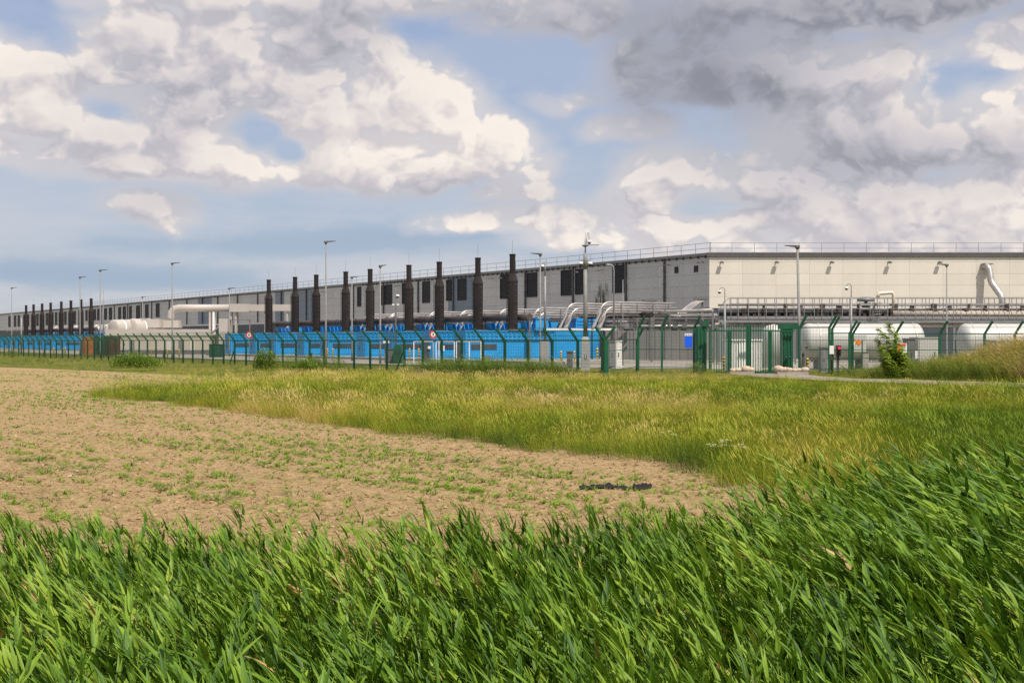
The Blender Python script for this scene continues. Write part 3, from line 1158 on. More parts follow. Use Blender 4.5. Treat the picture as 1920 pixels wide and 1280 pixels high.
dome_tank('round ended white tank at the left end of the plant house', 197, 240, 599, 630, 222)
dome_tank('larger domed white tank just left of the white boxes on the plant house', 231, 285, 597, 629, 224)
wd = thing('air_duct', 'big white elbowed air duct on legs behind the brown stacks', 'duct', (X(318), ZW + 3, 0))
zt = (Zz(570) + Zz(583)) / 2
xb0 = X(312) - cx
MB().tube([(xb0, 0, Zz(600)), (xb0, 0, zt - 1.7), (xb0 + .15, 0, zt - .8), (xb0 + .6, 0, zt - .2), (xb0 + 1.5, 0, zt), (X(425) - cx, 0, zt)], .66, 14).build('pipe', M_WHITE, wd)
MB().bb(X(425) - cx, X(462) - cx, -.9, .9, zt - .7, zt + .72).bb(X(462) - cx, X(546) - cx, -.75, .75, zt - .55, zt + .62).build('square_duct', M_WHITE, wd)
for x in (387, 394, 427, 436, 492, 534):
    MB().bb(X(x) - cx - .16, X(x) - cx + .16, -.5, .5, 0, zt - .72).build('leg', M_WHITE if x not in (394,) else M_WHITE2, wd)
sb = MB().bb(X(301) - cx, X(330) - cx, -1.4, 1.4, Zz(614), Zz(600))
sb.bb(X(270) - cx, X(300.5) - cx, -3.6, 1.2, Zz(614), Zz(598)).bb(X(274) - cx, X(300) - cx, -1.0, .8, Zz(628), Zz(614.2)).build('plenum_box', M_WHITE, wd)
st = thing('steel_stair', 'steel stair beside the white duct legs', 'stair', (X(415), ZW - 1, 0))
sm = MB().beam((-2.6, 0, 2.6), (1.4, 0, 6.0), .1, .25).beam((-2.6, -.9, 2.6), (1.4, -.9, 6.0), .1, .25)
sm.build('stringer', M_STEEL, st)
tr = MB().box((0, 0, 0), (.28, .8, .04)).mesh('tread', M_STEEL)
for k in range(14):
    put('tread', tr, st, (-2.5 + .28 * k, -.45, 2.7 + .238 * k))
MB().bb(1.4, 5.5, -1, .1, 5.9, 6.0).bb(5.3, 5.5, -.9, -.7, 0, 5.9).bb(-2.7, -2.5, -1, .1, 0, 2.6).build('landing', M_STEELD, st)
tag(MB().prism([(X(420), ZW - 4), (X(436), ZW - 4), (X(436), ZW - 1), (X(420), ZW - 1)], 0, Zz(598)).build('white_riser', M_WHITE), 'white box shaped riser under the air duct', 'duct')

# ---------------------------------------------------------------- grey screen wall and steelwork at the hall corner
ZG = 150.0
gw = thing('screen_wall', 'dark grey screen wall in front of the hall corner', 'wall', (px(1230, ZG), ZG, 0))
gx0 = px(1230, ZG)
x0, x1 = px(1135, ZG) - gx0, px(1352, ZG) - gx0
n = 14
for k in range(n):
    a, b = x0 + (x1 - x0) * k / n, x0 + (x1 - x0) * (k + 1) / n
    MB().bb(a + .02, b - .02, 0, .2, .1, 3.55).build('panel', M_GREYW, gw)
fr = MB()
for k in range(n + 1):
    a = x0 + (x1 - x0) * k / n
    fr.bb(a - .05, a + .05, .205, .4, 0, 3.6)
fr.build('frame', M_STEELD, gw)
MB().bb(x0, x1, -.1, .5, -.1, .096).build('footing', M_CONC, gw)
pr = thing('pipe_rack', 'grey steel pipe rack above the dark screen wall', 'pipe rack', (gx0, ZG + 1.5, 0))
for k in range(8):
    a = x0 + (x1 - x0) * k / 7
    MB().bb(a - .11, a + .11, -.11, .11, 0, 5.2).bb(a - .10, a + .10, 2.4, 2.6, 0, 5.2).build('column', M_STEELD, pr)
for z, y, r, m in ((4.1, .3, .16, M_SILVER), (4.55, .9, .22, M_SILVER), (5.3, .4, .14, M_STEEL), (5.42, 1.5, .2, M_SILVER), (3.85, 1.6, .14, M_PIPE_L)):
    q0 = x0 + (3 if z > 5 else 0)
    MB().tube([(q0, y, z), (x1, y, z)], r, 8).build('pipe', m, pr)
MB().bb(x0, x1, -.1, .1, 4.9, 5.1).bb(x0, x1, 2.4, 2.6, 4.9, 5.1).bb(x0, x1, -.1, .1, 3.6, 3.75).build('beam', M_STEELD, pr)
rq = random.Random(17)
for k in range(11):
    a = x0 + rq.uniform(0, (x1 - x0) * .7)
    b = min(x1, a + rq.uniform(3, 9))
    z, y = rq.uniform(3.7, 5.6), rq.uniform(-.3, 2.2)
    rr_ = rq.uniform(.05, .12)
    pts = [(a, y, z - rq.choice((.9, 1.4, .0)) - .01), (a + .02, y, z - .25), (a + .25, y, z), (b - .25, y, z), (b, y, z - .25), (b + .02, y, z - rq.choice((.8, 1.5)))]
    MB().tube(pts, rr_, 6).build('pipe', rq.choice((M_STEELD, M_SILVER, M_STEEL, M_PIPE_D)), pr)
for k in range(9):
    a = x0 + (x1 - x0) * (k + rq.uniform(.1, .9)) / 9
    MB().bb(a - .3, a + .3, -.35, -.12, 3.76, 3.76 + rq.uniform(.25, .7)).build('junction_box', rq.choice((M_STEELD, M_STEEL)), pr)
tr_m = MB().bb(x0, x1, .9, 1.6, 4.62, 4.72)
tr_m.build('cable_tray', M_STEELD, pr)
# cable duct that climbs to the wall beside the hall corner
ck = thing('cable_ladder', 'sloping silver cable ladder climbing to the hall corner', 'cable ladder', (px(1262, 152), 152, 0))
for k in range(4):
    MB().tube([(-.2 + .28 * k, -.2 * k, 5.2), (.2 + .28 * k, 0, 5.3), (2.6 + .28 * k, 3, 6.9), (3.6 + .28 * k, 3.4, 7.3)], .1, 6).build('cable_run', M_SILVER, ck)
MB().bb(3.0, 4.8, 3.2, 3.9, 7.35, 7.55).bb(3.9, 4.1, 3.4, 3.6, 0, 7.35).build('roof_box', M_STEELD, ck)
bxx = thing('ventilation_box', 'small dark roof box at the end of the silver pipes', 'vent', (px(1221, 150), 152, 0))
MB().bb(-.65, .65, -.4, .4, 6.2, 7.0).build('body', M_STEELD, bxx)
MB().bb(-.85, .85, -.6, .6, 7.003, 7.2).build('cap', M_STEELD, bxx)
MB().bb(-.1, .1, -.1, .1, 0, 6.197).build('leg', M_STEELD, bxx)

# ---------------------------------------------------------------- gantry with pipes along the end wall
ZK = 140.0
xa, xb = px(1346, ZK), px(1985, ZK)
gt = thing('pipe_gantry', 'long galvanised walkway gantry with railings in front of the cream wall', 'gantry', ((xa + xb) / 2, ZK, 0))
ga, gb = xa - (xa + xb) / 2, (xb - xa) / 2
deck = Zz(596, ZK)
top = Zz(558, ZK)
MB().bb(ga + 1.0, gb, -.1, 1.7, deck - .22, deck).build('deck', M_STEELD, gt)
MB().bb(ga + 1.0, gb, -.16, -.103, deck - .12, deck + .18).build('toe_board', M_STEEL, gt)
MB().bb(ga, gb, 1.9, 2.1, deck - .5, deck - .2).bb(ga, gb, -.1, .1, deck - .5, deck - .225).build('beam', M_STEEL, gt)
hr = MB()
for z, w in ((top, .07), (top - .62, .06), (top - 1.15, .06)):
    hr.bb(ga + 1.3, gb, -.15, -.15 + w, z - w, z)
    hr.bb(ga + 1.3, gb, 1.7, 1.7 + w, z - w, z)
hr.tube([(ga + 1.3, -.12, top - .03), (ga + .6, -.12, top - .5), (ga + .1, -.12, top - 1.4), (ga, -.12, deck - .4)], .04, 6)
hr.tube([(ga + 1.4, -.12, top - .6), (ga + .95, -.12, top - 1.0), (ga + .6, -.12, deck)], .04, 6)
hr = hr.build('hand_rail', M_STEEL, gt)
bm = MB().box((0, 0, (top - deck) / 2), (.065, .065, top - deck)).mesh('baluster', M_STEEL)
k = 0
q = ga + 1.4
while q < gb:
    put('baluster', bm, hr, (q, -.19, deck))
    put('baluster', bm, hr, (q + .2, 1.66, deck))
    q += 1.12 if k % 3 else .8
    k += 1
kp = MB()
for j in range(64):
    q = ga + 1.6 + .58 * j
    kp.bb(q, q + .16 + .3 * ((j * 31) % 3) / 2, .4 + .3 * (j % 2), 1.1, deck + .02, deck + .25 + 1.5 * ((j * 7919) % 7) / 7)
kp.build('valve_box', M_PIPE_D, gt)
for j, (z, y, r, m, s) in enumerate(((deck + .5, .6, .30, M_PIPE_L, 1676), (deck + 1.0, 1.2, .16, M_SILVER, 1350), (deck + 1.45, 1.35, .12, M_STEEL, 1350),
                                     (deck + .45, 1.4, .2, M_STACK, 1352), (deck - .42, .8, .17, M_WHITE, 1455), (deck - .72, 1.5, .2, M_PIPE_L, 1345), (deck - .95, .2, .14, M_STEELD, 1345))):
    MB().tube([(px(s, ZK) - (xa + xb) / 2, y, z), (gb, y, z)], r, 10).build('pipe', m, gt)
for x in (1352, 1392, 1432, 1530, 1548, 1640, 1652, 1702, 1776, 1790, 1850, 1900, 1960):
    q = px(x, ZK) - (xa + xb) / 2
    MB().bb(q - .12, q + .12, .0 + .11, .3, 0, deck - .51).bb(q - .1, q + .1, 1.9, 2.1, 0, deck - .51).build('column', M_STEEL, gt)
dg = MB()
for x, s in ((1356, 1), (1388, -1), (1436, -1), (1396, 1)):
    q = px(x, ZK) - (xa + xb) / 2
    dg.beam((q, .5, deck - .6), (q + s * 1.6, .5, 2.6), .1)
dg.build('brace', M_STEEL, gt)
ldr = MB()
q = px(1634, ZK) - (xa + xb) / 2
ldr.bb(q, q + .06, -.5, -.44, 2.6, top - .4).bb(q + .75, q + .81, -.5, -.44, 2.6, top - .4)
for j in range(13):
    ldr.bb(q + .061, q + .749, -.49, -.45, 2.8 + .3 * j, 2.84 + .3 * j)
ldr.build('ladder', M_STEEL, gt)
cg_ = MB()
for z in (deck + .4, deck + 1.0, deck + 1.6, deck + 2.1):
    pts = [(q + .4 + .55 * math.cos(a), -.5 - .6 * math.sin(a), z) for a in [math.pi * i / 8 for i in range(9)]]
    cg_.tube(pts, .025, 4)
cg_.build('ladder_cage', M_STEEL, gt)
# white goose neck pipe and roof fan
gn = MB().tube([(px(1675.5, 141), 141, deck + .3), (px(1675.5, 141), 141, Zz(553, 141)), (px(1674, 141), 141, Zz(549.5, 141)), (px(1672, 141), 141, Zz(548.5, 141)),
                (px(1650, 141), 141, Zz(550, 141)), (px(1647, 141), 141, Zz(551.5, 141)), (px(1646, 141), 141, Zz(560, 141))], .2, 8).build('vent_pipe', M_PIPE_L)
tag(gn, 'cream hooked vent pipe rising from the walkway gantry', 'pipe')
fan = thing('roof_fan', 'low grey cap fan on the walkway gantry', 'fan', (px(1623, 142), 142, deck))
MB().lathe([(.45, 0), (.45, 1.6), (.55, 1.7)], n=14).build('barrel', M_STEEL, fan)
MB().lathe([(.85, 1.85), (.95, 1.95), (.95, 2.2), (.5, 2.35), (0, 2.38)], n=14).build('cap', M_STEEL, fan)
MB().lathe([(.15, 1.705), (.15, 1.845)], n=8).build('neck', M_STEELD, fan)

# ---------------------------------------------------------------- fuel tanks
def fuel_tank(label, xa, xb, d, group=None):
    a, b = px(xa, d), px(xb, d)
    z1, z0 = pz(606, d), .75
    r, zc = (z1 - z0) / 2, (z1 + z0) / 2
    t = thing('fuel_tank', label, 'tank', (a, d, 0), group=group)
    L = b - a
    prof = [(r * math.sin(q), r * .42 * (1 - math.cos(q))) for q in [math.pi / 2 * i / 6 for i in range(7)]]
    prof += [(r, L - r * .42)] + [(r * math.cos(q), L - r * .42 + r * .42 * math.sin(q)) for q in [math.pi / 2 * i / 6 for i in range(1, 7)]]
    MB().lathe(prof, (0, 0, zc), 28, 'x').build('vessel', M_TANK, t)
    for q in (.13, .40, .66, .9):
        bn = MB().lathe([(r + .004, L * q), (r + .035, L * q), (r + .035, L * q + .10), (r + .004, L * q + .10)], (0, 0, zc), 28, 'x', False)
        bn.build('band', M_TANK, t)
    for q in (.16, .5, .84):
        MB().bb(L * q - .25, L * q + .25, -r * .8, r * .8, 0, zc - r * .62).build('saddle', M_CONC, t)
    w = MB().bb(L * .1, L * .95, -.3, .3, z1 + .02, z1 + .08)
    for k in range(9):
        w.bb(L * (.1 + .105 * k) - .02, L * (.1 + .105 * k) + .02, -.32, -.28, z1 + .08, z1 + .5)
    w.bb(L * .1, L * .95, -.32, -.28, z1 + .48, z1 + .52)
    w.build('top_walkway', M_STEEL, t)
    return t, L, r, zc


ft, L, r, zc = fuel_tank('long white cylindrical fuel tank with hazard diamonds behind the fence', 1500, 1731, 106)


def diamond(parent, x, y, z, s, m, name, rot=math.pi / 4):
    M = Matrix.Rotation(rot, 3, 'Y')
    return MB().box((x, y, z), (s, .012, s), M=M).build(name, m, parent)


# placards sit on a small stand-off bracket in front of the round shell
bz = pz(642, 104)
MB().bb(px(1597, 105) - px(1500, 106), px(1620, 105) - px(1500, 106), -r - .10, -r - .06, bz - .75, bz + .6).build('placard_board', M_TANK, ft)
diamond(ft, px(1611, 104.2) - px(1500, 106), -r - .125, bz, .36, M_ORG, 'orange_placard')
hd = [(0, .13, M_RED), (.13, 0, M_YEL), (-.13, 0, M_SIGNB), (0, -.13, M_SIGNW)]
for dx, dz, m in hd:
    diamond(ft, px(1602, 104.2) - px(1500, 106) + dx, -r - .125, bz + .05 + dz, .18, m, 'hazard_diamond')
fuel_tank('white cylindrical fuel tank at the right edge behind the reeds', 1796, 1960, 107)
vt = thing('standing_tank', 'small upright white tank behind the green sliding gate', 'tank', (px(1459, 108), 110, 0))
MB().lathe([(0.95, .1), (.95, 3.0), (.9, 3.3), (.6, 3.65), (0, 3.8)], n=20).build('vessel', M_TANK, vt)
MB().lathe([(1.05, 0), (1.05, .097)], n=20).build('base', M_CONC, vt)

# dark slatted backdrop added behind the gate, stands in for steel clutter
ls = thing('slat_backdrop', 'dark grey slatted backdrop added behind the green gate for steel clutter', 'screen', (px(1420, 128), 128, 0))
lx0, lx1 = px(1345, 128) - px(1420, 128), px(1492, 128) - px(1420, 128)
sm = MB().bb(lx0 + .06, lx1 - .06, .02, .06, 0, .16).mesh('slat', M_GREYW)
for k in range(17):
    put('slat', sm, ls, (0, 0, .25 + .205 * k))
for k in range(6):
    q = lx0 + (lx1 - lx0) * k / 5
    MB().bb(q - .06, q + .06, .065, .2, -.1, 3.8).build('post', M_STEELD, ls)

# white slatted units behind the gate
def slat_unit(label, xa, xb, d, y0):
    a, b = px(xa, d), px(xb, d)
    h = pz(y0, d)
    t = thing('cooling_unit', label, 'machine', ((a + b) / 2, d, 0))
    w = (b - a) / 2
    MB().bb(-w + .04, w - .04, .06, 1.6, .05, h - .1).build('casing', M_WHITE2, t)
    MB().bb(-w - .03, w + .03, -.06, 1.65, h - .097, h).build('lid', M_WHITE2, t)
    nn = max(6, int((b - a) / .2))
    sm = MB().bb(-.06, .06, 0, .055, .15, h - .14).mesh('slat', M_WHITE2)
    for k in range(nn):
        put('slat', sm, t, (-w + .1 + (2 * w - .2) * k / (nn - 1), 0, 0))
    MB().bb(-w, w, .0, 1.6, -.05, .046).build('base', M_CONC, t)


slat_unit('wide white slatted unit behind the left gate bars', 1362, 1399, 96, 636)
slat_unit('white slatted unit behind the middle gate post', 1402, 1429, 97, 636)

# cabinets and huts on the right
def cabinet(name, label, cat, xa, xb, y0, d, dep, m, door=True, base=.06):
    a, b = px(xa, d), px(xb, d)
    h = pz(y0, d)
    t = thing(name, label, cat, ((a + b) / 2, d, 0))
    w = (b - a) / 2
    MB().bb(-w, w, 0, dep, base, h).build('body', m, t)
    MB().bb(-w - .04, w + .04, -.06, dep + .04, h + .003, h + .08).build('roof', m, t)
    if door:
        dr = MB().bb(-w + .08, w - .08, -.035, -.003, base + .12, h - .12).build('door', m, t)
        MB().bb(w - .3, w - .24, -.08, -.038, h * .45, h * .6).build('handle', M_STEELD, dr)
    MB().bb(-w - .05, w + .05, -.05, dep + .05, -.05, base - .003).build('base', M_CONC, t)
    return t


hut = cabinet('equipment_hut', 'cream equipment hut in front of the long fuel tank', 'hut', 1722, 1759, 634, 98, 2.2, M_TANK)
MB().bb(-1.2, -.85, -.10, -.04, 1.0, 1.6).build('meter_box', M_SIGNW, hut)
cabinet('equipment_hut', 'cream equipment hut in the reeds at the right edge', 'hut', 1868, 1899, 640, 96, 2.2, M_TANK)
cabinet('switch_cabinet', 'grey cabinet beside the orange notice on the tank', 'cabinet', 1700, 1716, 636, 97, 1.0, M_STEELD)
cabinet('switch_cabinet', 'tall white cabinet left of the dark screen wall', 'cabinet', 1155, 1166, 640, 108, .8, M_WHITE2)
cabinet('switch_cabinet', 'grey cabinet behind the white one by the corner post', 'cabinet', 1141, 1154, 641, 110, .8, M_STEEL)
cabinet('switch_cabinet', 'green grey cabinet left of the red traffic light', 'cabinet', 1505, 1515, 650, 92, .7, M_GREYW)
cabinet('switch_cabinet', 'low grey cabinet under the end of the long fuel tank', 'cabinet', 1540, 1552, 652, 96, .8, M_STEEL)
cabinet('switch_cabinet', 'dark grey box between two yellow posts below the camera mast', 'cabinet', 1063, 1074, 660, 107, .5, M_STEELD)
cabinet('transformer_kiosk', 'dark green kiosk at the left end of the near blue row', 'kiosk', 392, 414, 646, 178, 2.5, M_GREEND)
cabinet('transformer_kiosk', 'olive brown meter kiosk with a white sign in front of the near row', 'kiosk', 721, 737, 655, 132, 1.2, M_STEELD)
dk_ = thing('round_top_kiosk', 'green round topped kiosk beside the yellow bollards', 'kiosk', (px(745.5, 131), 131, 0))
w_ = px(754, 131) - px(738, 131)
prof = [(-w_ / 2, 0), (w_ / 2, 0), (w_ / 2, 1.35)] + [(w_ / 2 * math.cos(q), 1.35 + .65 * math.sin(q)) for q in [math.pi * i / 8 for i in range(1, 8)]] + [(-w_ / 2, 1.35)]
kb = MB()
nn = len(prof)
kb.add([(x, 0, z) for x, z in prof] + [(x, 1.2, z) for x, z in prof], [tuple(range(nn)), tuple(reversed(range(nn, 2 * nn)))] + [(k, nn + k, nn + (k + 1) % nn, (k + 1) % nn) for k in range(nn)])
kb.build('body', M_GREEN, dk_)
MB().bb(-.3, .3, -.03, -.003, .15, 1.5).build('door', M_GREEND, dk_)

# ---------------------------------------------------------------- perimeter fence, long run
ZC = 79.0
FC = Vector((px(1134, ZC), ZC, 0))
FDv = Vector((-.7208, 1.0, 0)).normalized()
FS = 2.66
FH = 2.40


def mesh_panel(L, z0, z1, tilt=None, step=.10, w=.011):
    """welded wire panel: verticals and horizontals, optionally on the leaning arms"""
    mb = MB()

    def P(x, z):
        if tilt is None or z <= z1 + 1e-6 and tilt is None:
            return (x, 0, z)
        k = (z - z0) / (z1 - z0)
        return (x, tilt * k, z)
    n = int(L / step)
    for i in range(n + 1):
        x = L * i / n
        a, b = P(x, z0), P(x, z1)
        mb.add([(a[0] - w / 2, a[1], a[2]), (a[0] + w / 2, a[1], a[2]), (b[0] + w / 2, b[1], b[2]), (b[0] - w / 2, b[1], b[2]),
                (a[0] - w / 2, a[1] + w, a[2]), (a[0] + w / 2, a[1] + w, a[2]), (b[0] + w / 2, b[1] + w, b[2]), (b[0] - w / 2, b[1] + w, b[2])],
               [(0, 1, 2, 3), (7, 6, 5, 4), (0, 3, 7, 4), (1, 5, 6, 2)])
    m = max(2, int((z1 - z0) / .2))
    for j in range(m + 1):
        a = P(0, z0 + (z1 - z0) * j / m)
        mb.bb(0, L, a[1] - .012, a[1] - .003, a[2] - .004, a[2] + .004)
    return mb.mesh('mesh_panel', M_GREEN)


def fence_post(h, out, up, w=.14, sec=None):
    mb = MB().bb(-w / 2, w / 2, -w / 2, w / 2, -.3, h)
    mb.beam((0, 0, h - .03), (0, out, h + up), w * .85)
    if sec:
        mb.beam((0, 0, h - .03), (0, -out, h + up), w * .85)
    return mb.mesh('post', M_GREEN)


fence = thing('security_fence', 'long dark green mesh fence with leaning post tops along the blue containers', 'fence', FC, math.atan2(FDv.y, FDv.x))
pm_ = fence_post(FH, .72, .78)
NB = 58
mp_ = mesh_panel(FS, .12, FH - .05, w=.008)
ma_ = mesh_panel(FS, FH + .02, FH + .74, tilt=.68, step=.10, w=.010)
for k in range(NB + 1):
    if k:
        put('post', pm_, fence, (FS * k, 0, 0))
    if k < NB:
        put('mesh_panel', mp_, fence, (FS * k, .075, 0))
        put('overhang_mesh', ma_, fence, (FS * k, .03, 0))
MB().bb(.1, FS * NB, -.03, .03, FH - .04, FH + .04).build('top_rail', M_GREEN, fence)
MB().bb(.1, FS * NB, -.025, .025, .42, .47).build('bottom_rail', M_GREEN, fence)
wr = MB()
for t_ in (.35, .7, 1.0):
    wr.bb(0, FS * NB, .72 * t_ - .01, .72 * t_ + .01, FH + .78 * t_ - .01 + .03, FH + .78 * t_ + .01 + .03)
wr.build('barbed_wire', M_GREEN, fence)
cp = MB().bb(-.17, .17, -.17, .17, -.3, FH + .05)
cp.beam((0, 0, FH), (-.05, .78, FH + .85), .13).beam((0, 0, FH), (-.55, -.35, FH + .85), .13)
cp.build('corner_post', M_GREEN, fence)
# every twelfth post has a brace
bmz = MB().beam((0, 0, 2.0), (1.5, -.02, .05), .08).mesh('brace', M_GREEN)
for k in (9, 21, 33, 45):
    put('brace', bmz, fence, (FS * k, -.12, 0))


def run(name, label, pts, mid=(), step=.10):
    """fence run through photo columns: (x, depth, height)"""
    P = [(Vector((px(x, d), d, 0)), h) for x, d, h in pts]
    t = thing(name, label, 'fence', P[0][0])
    o = P[0][0]
    for i, (p, h) in enumerate(P):
        if h is None:
            continue
        q = p - o
        w = .15
        mb = MB().bb(-w / 2, w / 2, -w / 2, w / 2, -.3, h)
        mb.beam((0, 0, h - .03), (.42, -.35, h + .85), w * .85)
        mb.build('post', M_GREEN, t, q)
        if mid and i in mid:
            mb = MB().bb(-w / 2, w / 2, -w / 2, w / 2, -.3, h - .1)
            mb.beam((0, 0, h - .13), (.42, -.35, h + .75), w * .8)
            mb.build('post', M_GREEN, t, q + Vector((.32, .5, 0)))
    for i in range(len(P) - 1):
        a, b = P[i][0] - o, P[i + 1][0] - o
        ha = min([h for h in (P[i][1], P[i + 1][1]) if h] or [2.42])
        L = (b - a).length
        rz = math.atan2(b.y - a.y, b.x - a.x)
        me = mesh_panel(L - .16, .12, ha - .05, step=step, w=.011 if step < .2 else .006)
        put('mesh_panel', me, t, a + (b - a).normalized() * .08, rz)
        for z, w in ((ha, .07), (1.75, .045), (.45, .045)):
            MB().beam(a + Vector((0, 0, z)) + (b - a) * .02, b + Vector((0, 0, z)) - (b - a) * .02, w).build('rail', M_GREEN, t)
        for u, h in ((.5, .42), (1.0, .84)):
            off = Vector((.42 * u, -.35 * u, ha + .85 * u))
            MB().beam(a + off, b + off, .022).build('barbed_wire', M_GREEN, t)
    return t


run('security_fence', 'green mesh fence between the corner post and the sliding gate', [(1137, 79.3, None), (1163, 86.5, None), (1194, 94.5, 2.45)], step=.5)
run('security_fence', 'taller green mesh fence carrying the blue notice', [(1197, 93.5, 3.32), (1241, 92.5, 3.38), (1301, 91, 3.3)])
run('security_fence', 'green mesh fence in front of the white fuel tanks', [(1499, 89, 3.3), (1555, 88, 3.3), (1593, 87.5, 2.9), (1679, 87, 2.85), (1762, 86.5, 2.85), (1846, 86, 2.85), (1903, 86, 2.85), (1985, 85.5, 2.85)], mid=(1, 2))
inner = thing('inner_fence', 'thin grey green inner fence just in front of the fuel tanks', 'fence', (px(1500, 101), 101, 0))
for k in range(9):
    MB().bb(-.04, .04, -.04, .04, -.1, 2.45).build('post', M_GREEND, inner, (2.45 * k, 0, 0))
MB().bb(0, 2.45 * 8, -.02, .02, 2.38, 2.43).bb(0, 2.45 * 8, -.02, .02, .98, 1.03).build('rail', M_GREEND, inner)

# ---------------------------------------------------------------- sliding gate
ZG2 = 90.0
gx0 = px(1398, ZG2)


def GX(x):
    return px(x, ZG2) - gx0


gate = thing('sliding_gate', 'dark green barred sliding gate in front of the white slatted units', 'gate', (gx0, ZG2, 0))
gtop, gbot = pz(608, ZG2), pz(701.5, ZG2) + .1
MB().bb(GX(1322), GX(1490), -.06, .06, pz(620, ZG2) - .05, pz(620, ZG2) + .05).build('top_rail', M_GREEN, gate)
MB().bb(GX(1331), GX(1466), -.06, .06, gbot - .02, gbot + .12).build('bottom_rail', M_GREEN, gate)
pk = MB().box((0, 0, (gtop - gbot) / 2), (.05, .04, gtop - gbot)).mesh('picket', M_GREEN)
n = 29
for k in range(n):
    put('picket', pk, gate, (GX(1334) + (GX(1463) - GX(1334)) * k / (n - 1), -.08, gbot))
for x, w, h in ((1367, .24, pz(621.5, ZG2)), (1403.5, .34, gtop + .02), (1444, .26, pz(621.5, ZG2)), (1331, .12, pz(621.5, ZG2)), (1464, .12, pz(621.5, ZG2))):
    MB().bb(GX(x) - w / 2, GX(x) + w / 2, -.045, .12, gbot + .121, h).build('stile', M_GREEN, gate)


def portal(label, xa, xb, ca, cb, d, y0):
    t = thing('gate_post', label, 'gate post', (px((xa + xb) / 2, d), d, 0))
    w = (px(xb, d) - px(xa, d)) / 2
    h = pz(y0, d)
    mid = px((xa + xb) / 2, d)
    MB().bb(-w, w, 0, .7, -.1, h).build('housing', M_GREEN, t)
    f = MB()
    for k in range(3):
        q = -w + 2 * w * (k + .5) / 3
        f.bb(q - .05, q + .05, -.05, -.003, .1, h - .05)
    f.build('rib', M_GREEN, t)
    MB().bb(px(ca, d) - mid, px(cb, d) - mid, -.12, .8, h + .003, h + .40).build('cap', M_GREEN, t)
    b = MB()
    for q in (-.12, .12):
        b.box((q, -.07, 1.25), (.06, .03, .06))
    b.build('bolt', M_STEEL, t)
    return t


portal('green gate post housing at the left end of the sliding gate', 1306, 1325, 1317, 1329, ZG2 + .6, 612)
portal('broad green gate post housing at the right end of the sliding gate', 1468, 1487, 1464, 1497, ZG2 + .3, 617)


def rock_block(label, xa, xb, d, h, nst, seed):
    rr = random.Random(seed)
    a, b = px(xa, d), px(xb, d)
    t = thing('concrete_block', label, 'concrete block', ((a + b) / 2, d, .08))
    w = (b - a) / 2
    MB().bb(-w, w, -.35, .35, -.15, h).build('block', M_CONC, t)
    for k in range(nst):
        bm_r = rr.uniform(.19, .36)
        st_ = MB()
        x = -w + 2 * w * (k + .5) / nst + rr.uniform(-.05, .05)
        pr_ = []
        n1, n2 = 5, 9
        vs, fs = [], []
        for i in range(n1 + 1):
            ph_ = math.pi * i / n1
            for j in range(n2):
                th = 2 * math.pi * j / n2
                q = bm_r * (1 + rr.uniform(-.16, .16))
                vs.append((q * 1.15 * math.sin(ph_) * math.cos(th), q * .9 * math.sin(ph_) * math.sin(th), q * .7 * math.cos(ph_)))
        for i in range(n1):
            for j in range(n2):
                fs.append((i * n2 + j, i * n2 + (j + 1) % n2, (i + 1) * n2 + (j + 1) % n2, (i + 1) * n2 + j))
        st_.add(vs, fs, True)
        o = st_.build('boulder', M_STONE, None, ((a + b) / 2 + x, d + rr.uniform(-.1, .1), .08 + h + bm_r * .5))
        tag(o, 'pale boulder, ' + ORD[k + 1] + ' from the left on the ' + ('left' if seed == 1 else 'right') + ' concrete block', 'boulder', 'pale boulders on the gate blocks')
    return t


rock_block('low concrete block with pale boulders under the left gate bars', 1368, 1413, 88.6, .16, 5, 1)
rock_block('low concrete block with pale boulders at the right gate post', 1456, 1514, 86.5, .20, 6, 2)

# ---------------------------------------------------------------- bollards
def make_bollard(label, h, r=.085):
    t = thing('bollard', label, 'bollard', (0, 0, 0), 0, 'yellow and black bollards')
    MB().lathe([(r, 0), (r, h - .05), (r * .7, h), (0, h + .01)], n=10).build('post', M_YEL, t)
    b = MB()
    for q in (.44, .66, .86):
        b.lathe([(r + .002, h * q - .055), (r + .008, h * q - .05), (r + .008, h * q + .05), (r + .002, h * q + .055)], n=10)
    b.build('black_band', M_BLK, t)
    return t


BOL = [(36, 650, 661, 'in front of the leftmost blue containers'), (101, 651, 666, 'before the far blue row, left of a close pair'),
       (118, 651, 664, 'left one of the close pair before the far blue row'), (122, 651, 666, 'right one of the close pair before the far blue row'),
       (201, 652, 666, 'in front of the dark brown container'), (284, 653, 666, 'left one of the pair before the cream plant house'),
       (291, 653, 666, 'right one of the pair before the cream plant house'), (314, 654, 671, 'left of the white panel at the plant house'),
       (336, 655, 673, 'right of the white panel at the plant house'), (614, 653, 672, 'left one of the pair under the tall lamp post'),
       (624, 653, 672, 'right one of the pair under the tall lamp post'), (753, 653, 676, 'touching the green round topped kiosk'),
       (768, 653, 676, 'between two others right of the round topped kiosk'), (785, 653, 677, 'beside the white barrier frame'),
       (1052, 658, 682, 'left of the small grey box below the camera mast'), (1077, 658, 682, 'right of the small grey box below the camera mast'),
       (1120, 652, 680, 'just left of the fence corner post'), (1174, 652, 676, 'in front of the dark screen wall'),
       (1331, 667, 700, 'at the left end of the sliding gate, taller'), (1357, 668, 698, 'before the left gate bars'),
       (1514, 671, 701, 'right of the broad gate post'), (1446, 657, 690, 'behind the right gate bars')]
for x, y0, y1, txt in BOL:
    d = EYE * F / (y1 - HZ)
    b = make_bollard('yellow and black bollard ' + txt, (y1 - y0) / F * d)
    b.location = (px(x, d), d, .0)

